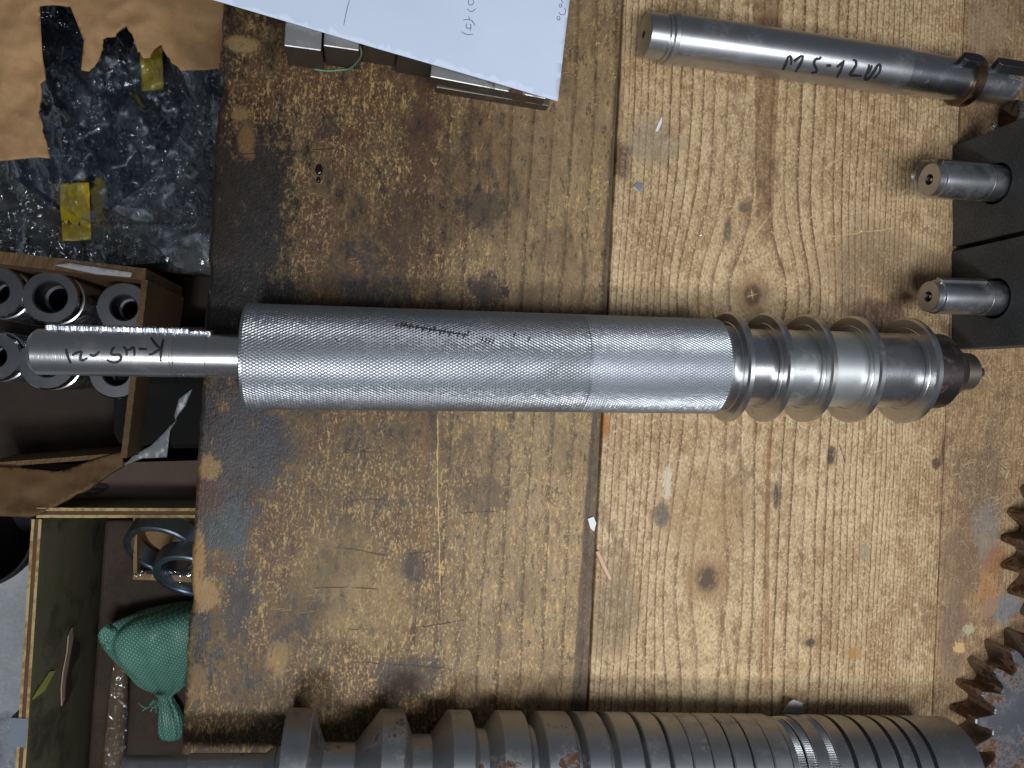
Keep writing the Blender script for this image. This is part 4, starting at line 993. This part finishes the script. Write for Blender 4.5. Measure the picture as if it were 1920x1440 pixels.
vs = [tuple(p) for p in tape] + [(p.x, p.y, ZR - 0.03) for p in tape]
o = mk('blue_grey_tape', vs, [(0, 3, 2, 1), (0, 1, 5, 4), (1, 2, 6, 5), (2, 3, 7, 6), (3, 0, 4, 7)], plain('blue_grey_tape', lin(128, 138, 150), 0.35, 0.15, 40, 0), cr); o.location = cro
# torn strip and straw on the inner face of the left wall
def on_wall(u, v):
    a, b = P(78, 974, ZR), P(36, 1620, ZR); d = (b - a).normalized(); nr = Vector((-d.y, d.x, 0)); r_ = ray(u, v)
    t = (a - CAMP).dot(nr) / r_.dot(nr); p = CAMP + r_ * t; return p + Vector((0.0015, 0, 0))
def wallpatch(name, poly, mat):
    q = [on_wall(*p) for p in poly]; n = len(q)
    o = mk(name, [tuple(p) for p in q] + [tuple(p + Vector((0.0012, 0, 0))) for p in q], [tuple(range(n)), tuple(range(2 * n - 1, n - 1, -1))] + [(i, (i + 1) % n, n + (i + 1) % n, n + i) for i in range(n)], mat, cr); o.location = cro; return o
zc_ = lambda L: [(a / 2.667, 900 + b / 2.667) for a, b in L]
wallpatch('torn_veneer', zc_([(352, 740), (332, 780), (325, 860), (305, 960), (296, 1040), (298, 1130), (310, 1100), (316, 1000), (335, 900), (355, 790)]), plain('torn_pale', lin(186, 160, 140), 0.8, 0.2, 60, .2))
wallpatch('torn_veneer', zc_([(356, 790), (338, 900), (320, 1000), (314, 1100), (300, 1140), (330, 1100), (352, 1040), (345, 960), (385, 880), (388, 830)]), plain('torn_dark', lin(66, 50, 36), 0.8, 0.3, 60, .2))
wallpatch('yellow_straw', zc_([(152, 1098), (180, 1050), (240, 958), (264, 956), (210, 1055), (165, 1090)]), plain('straw_yellow', lin(196, 196, 96), 0.6, 0.15, 60, 0))
# brown carton standing in the crate
ZI = -0.425
ic = thing('inner_carton', 'dirty brown carton standing inside the plywood crate under the green sack', 'carton', loc=P(300, 1200, FLOOR_Z))
a_ = [P(196, 975, ZI), P(450, 975, ZI), P(450, 1640, ZI), P(150, 1640, ZI)]
vs = [tuple(p - Vector(ic.location)) for p in a_] + [tuple(Vector((p.x, p.y, FLOOR_Z)) - Vector(ic.location)) for p in a_]
bevel(mk('carton_body', vs, [(0, 3, 2, 1), (4, 5, 6, 7), (0, 1, 5, 4), (1, 2, 6, 5), (2, 3, 7, 6), (3, 0, 4, 7)], cardboard('carton_dirty', lin(70, 54, 42), 0.5), ic), 0.004)
fp = [P(*p, ZI + .004) - Vector(ic.location) for p in ((248, 1290), (300, 1250), (380, 1330), (330, 1440), (240, 1420))]
# tray with blue rings
tr = thing('ring_tray', 'small crushed cardboard tray wrapped in clear tape holding blue steel rings', 'tray', loc=P(310, 1030, ZI))
tro = -Vector(tr.location); ZTR = -0.372
o = sheet('tray_base', [(250, 972), (440, 972), (440, 1076), (330, 1086), (251, 1074)], lambda u, v: -0.405 + 0.003 * rm(u, v, 0.03, 2, 3), CB_LIGHT, tr, 9, 0.018); o.location = tro
wall('tray_wall', (250, 1075), (440, 1084), ZTR, ZI, -0.007, CB_LIGHT, tr, tro, False); wall('tray_wall', (250, 968), (250, 1078), ZTR, ZI, 0.004, CB_LIGHT, tr, tro, False)
o = sheet('tape_wrap', [(252, 1068), (330, 1072), (440, 1070), (440, 1096), (330, 1092), (252, 1080)], lambda u, v: ZTR + 0.002 + 0.003 * ridge(u, v, 0.06, 2), FILM, tr, 4); o.location = tro
M_BLUE = metal('blued_ring', (0.40, 0.47, 0.56), 0.34, 0, 0.3, dirt=0.3, axis=2)
for i, (u, v, ro, tilt, lab) in enumerate(((322, 1006, 0.044, (40, -12), 'blued steel ring leaning in the tray against the crate edge'), (372, 1046, 0.040, (42, -10), 'blued steel ring leaning in the tray towards the bench'))):
    p = P(u, v, -0.385)
    m = Matrix.Translation((p.x, p.y, -0.375 + 0.012 * i)) @ Matrix.Rotation(R(tilt[0]), 4, 'X') @ Matrix.Rotation(R(tilt[1]), 4, 'Y')
    t_ = thing('steel_ring', lab, 'ring', m)
    lathe('ring_body', [(0, ro - 0.0085), (0, ro), (0.020, ro), (0.0215, ro - 0.0012), (0.0215, ro - 0.004), (0.0195, ro - 0.0045), (0.0195, ro - 0.0085), (0.0, ro - 0.0085)], M_BLUE, t_, 64, 'z', cap0=False, cap1=False)
# green woven sack
g = G('green_woven'); x, y, z = g.xyz(); o_ = g.obj()
wx, wy = (x * 400.0 + y * 70.0).fract(), (y * 400.0 - x * 70.0).fract()
ck = ((x * 200.0 + y * 35.0).fract()._m('GREATER_THAN', 0.5) - (y * 200.0 - x * 35.0).fract()._m('GREATER_THAN', 0.5)).abs()
ed = (wx - 0.5).abs().max((wy - 0.5).abs()).ss(0.36, 0.5)
n = g.noise(o_, 60, 4, 0.6)
c = g.mix(lin(54, 122, 102), lin(140, 192, 174), (ck * 0.5 + n * 0.6).clamp()); c = g.mix(c, lin(14, 52, 42), ed * 0.75)
g.set('Base Color', c); g.set('Roughness', 0.42); g.bump(ck * 0.5 - ed, 0.5, 0.0008); M_GREEN = g.m
sk = thing('green_sack', 'green woven plastic sack tied at the neck, lying in the plywood crate', 'sack', loc=P(290, 1240, ZI))
secs = [(1139, 326, 372), (1146, 262, 384), (1158, 226, 386), (1175, 206, 386), (1195, 208, 386), (1220, 222, 382), (1245, 236, 370), (1268, 248, 356), (1290, 262, 342), (1306, 276, 328), (1318, 285, 314), (1325, 288, 311), (1332, 288, 316), (1346, 290, 326), (1365, 292, 332), (1385, 293, 334), (1400, 296, 331), (1408, 304, 322)]
vs, fs = [], []; n = 56; zs_c = -0.385
for j, (v, ul, ur) in enumerate(secs):
    a, b = P(ul, v, zs_c), P(ur, v, zs_c); c_ = (a + b) / 2; hw = (b - a).length / 2
    hz = min(hw * 0.75, 0.036)
    pl = 0.16 if j < 8 else 0.30
    for i in range(n):
        t_ = 2 * math.pi * i / n
        k = 1 + pl * mnoise.noise(Vector((math.cos(t_) * 2.5, math.sin(t_) * 2.5, j * 0.28))) + pl * 0.8 * ridge(math.cos(t_) * 3 + j * 0.25, math.sin(t_) * 3, 1.0, 4) + pl * 0.7 * math.sin(t_ * 9 + j * 0.2) * (0.25 if j < 8 else 0.6)
        q = c_ + Vector((hw * math.cos(t_) * k, 0, hz * math.sin(t_) * k + (hz - 0.038) * 0.8)) - Vector(sk.location)
        vs.append(tuple(q))
for j in range(len(secs) - 1):
    for i in range(n): fs.append((j * n + i, j * n + (i + 1) % n, (j + 1) * n + (i + 1) % n, (j + 1) * n + i))
fs += [tuple(range(n))[::-1], tuple(range((len(secs) - 1) * n, len(secs) * n))]
o = mk('sack_body', vs, fs, M_GREEN, sk, True); ss = o.modifiers.new('sub', 'SUBSURF'); ss.levels = ss.render_levels = 1
skoff = -Vector(sk.location)
ear = sheet('sack_corner', [(183, 1192), (190, 1178), (204, 1169), (214, 1176), (226, 1200), (232, 1232), (226, 1236), (210, 1222), (198, 1214), (187, 1206)], lambda u, v: -0.372 + 0.008 * ridge(u, v, 0.05, 3), M_GREEN, sk, 4, 0.004); ear.location = skoff
for k in range(9):
    u0, v0 = random.uniform(276, 308), random.uniform(1312, 1332); an = random.uniform(1.6, 4.2); L = random.uniform(14, 42)
    pts = [(u0, v0), (u0 + L * .5 * math.cos(an) + random.uniform(-5, 5), v0 + L * .5 * math.sin(an) * .6 + random.uniform(-5, 5)), (u0 + L * math.cos(an), v0 + L * math.sin(an) * .6)]
    vs, fs = ribbon([pts], 2.6, lambda u, v: P(u, v, -0.362 - 0.0006 * abs(u - u0)) + skoff, 2.5)
    s_ = mk('sack_thread', vs, fs, M_GREEN, sk); s_.modifiers.new('s', 'SOLIDIFY').thickness = 0.0006
# film-wrapped roll
rl = thing('wrapped_roll', 'narrow brown roll wrapped in shiny clear film lying beside the green sack', 'roll', loc=P(222, 1340, ZI))
vs, fs = [], []; n = 28; pth = [(228, 1222, 8), (227, 1232, 13), (225, 1260, 15), (222, 1300, 16), (218, 1350, 17), (214, 1400, 18), (210, 1460, 18), (205, 1540, 18)]
for (u, v, r_) in pth:
    p = P(u, v, ZI + 0.014); rr_ = r_ / FPX * depth(p)
    for i in range(n):
        t_ = 2 * math.pi * i / n; k = 1 + 0.12 * mnoise.noise(Vector((math.cos(t_) * 2, math.sin(t_) * 2, v * 0.03)))
        vs.append(tuple(p + Vector((rr_ * math.cos(t_) * k, 0, rr_ * math.sin(t_) * k)) - Vector(rl.location)))
for j in range(len(pth) - 1):
    for i in range(n): fs.append((j * n + i, j * n + (i + 1) % n, (j + 1) * n + (i + 1) % n, (j + 1) * n + i))
fs += [tuple(range(n))[::-1], tuple(range((len(pth) - 1) * n, len(pth) * n))]
mk('roll_core', vs, fs, CB_MID, rl, True)
o = sheet('film_wrap', [(210, 1250), (238, 1250), (240, 1320), (236, 1400), (232, 1500), (190, 1500), (196, 1400), (204, 1320)], lambda u, v: ZI + 0.028 + 0.004 * ridge(u, v, 0.07, 3) + 0.002 * ridge(u, v, 0.2, 5), FILM, rl, 3); o.location = -Vector(rl.location)
# black bucket and a plastic bag on the floor
p = P(-48, 1003, -0.50)
bk = thing('black_bucket', 'black rounded plastic bucket standing on the floor outside the crate', 'bucket', loc=(p.x, p.y, FLOOR_Z))
rb_ = 104 / FPX * depth(p)
lathe('bucket_body', [(0, rb_ * 0.8), (0.003, rb_ * 0.82), (0.22, rb_ * 0.96), (0.235, rb_), (0.245, rb_), (0.25, rb_ * 0.97), (0.25, rb_ * 0.93), (0.24, rb_ * 0.92), (0.02, rb_ * 0.78)], plain('black_plastic', (0.012, 0.012, 0.013), 0.5, 0.2, 50, 0.05), bk, 96, 'z')
o = sheet('clear_plastic_bag', [(-60, 1360), (0, 1352), (24, 1358), (36, 1400), (30, 1480), (-60, 1500)], lambda u, v: FLOOR_Z + 0.03 + 0.03 * rm(u, v, 0.02, 3, 3) + 0.012 * ridge(u, v, 0.05, 2), FILM2, None, 5)
tag(o, 'crumpled clear plastic bag lying on the concrete floor outside the crate', 'plastic bag')

# ------------------------------------------------------------------ oil drops on the dark plank
g = G('dark_oil'); g.set('Base Color', (0.010, 0.007, 0.005)); g.set('Roughness', 0.06); M_OIL = g.m
for (u, v, rx, ry, lab) in ((598, 318, 0.0026, 0.0040, 'glossy dark oil drop on the stained plank above the knurled roller'), (597, 338, 0.0016, 0.0022, 'small oil drop just beside the larger oil drop')):
    p = P(u, v, 0.0)
    o = lathe('oil_drop', [(0.0003, 1.0), (0.0007, 0.86), (0.0011, 0.6), (0.0013, 0.3), (0.00135, 0.02)], M_OIL, None, 32, 'z', R(80)); o.location = p; o.scale = (rx, ry, 1.0); tag(o, lab, 'oil drop')

# ------------------------------------------------------------------ pieces that belong to a part
def nest(root, part, *names):
    ps = [c for c in root.children if c.name.split('.')[0] == part]
    if not ps: return
    for c in list(root.children):
        if c.name.split('.')[0] in names and c not in ps: c.parent = ps[0]
nest(roller, 'roller_sleeve', 'coarse_knurling', 'fine_knurling', 'faint_marker_writing')
nest(roller, 'journal', 'shaft_key', 'marker_writing')
nest(roller, 'shaft_end', 'centre_pin')
nest(worm, 'plain_end', 'black_groove', 'scribed_ticks')
nest(ms, 'stepped_end', 'parallel_key')
mb = max((c for c in ms.children if c.name.startswith('shaft_body')), key=lambda c: c.dimensions.x)
for c in list(ms.children):
    if c.name.startswith('marker_writing'): c.parent = mb
for pn in (PIN1, PIN2): nest(pn, 'pin_body', 'centre_hole', 'centre_pip', 'pin_key')
nest(sk, 'sack_body', 'sack_corner', 'sack_thread')
nest(pcx, 'carton_body', 'printed_mark')
for o in list(COL.objects):
    if o.name.startswith('steel_bushing'): nest(o, 'bushing_body', 'end_face', 'bore')
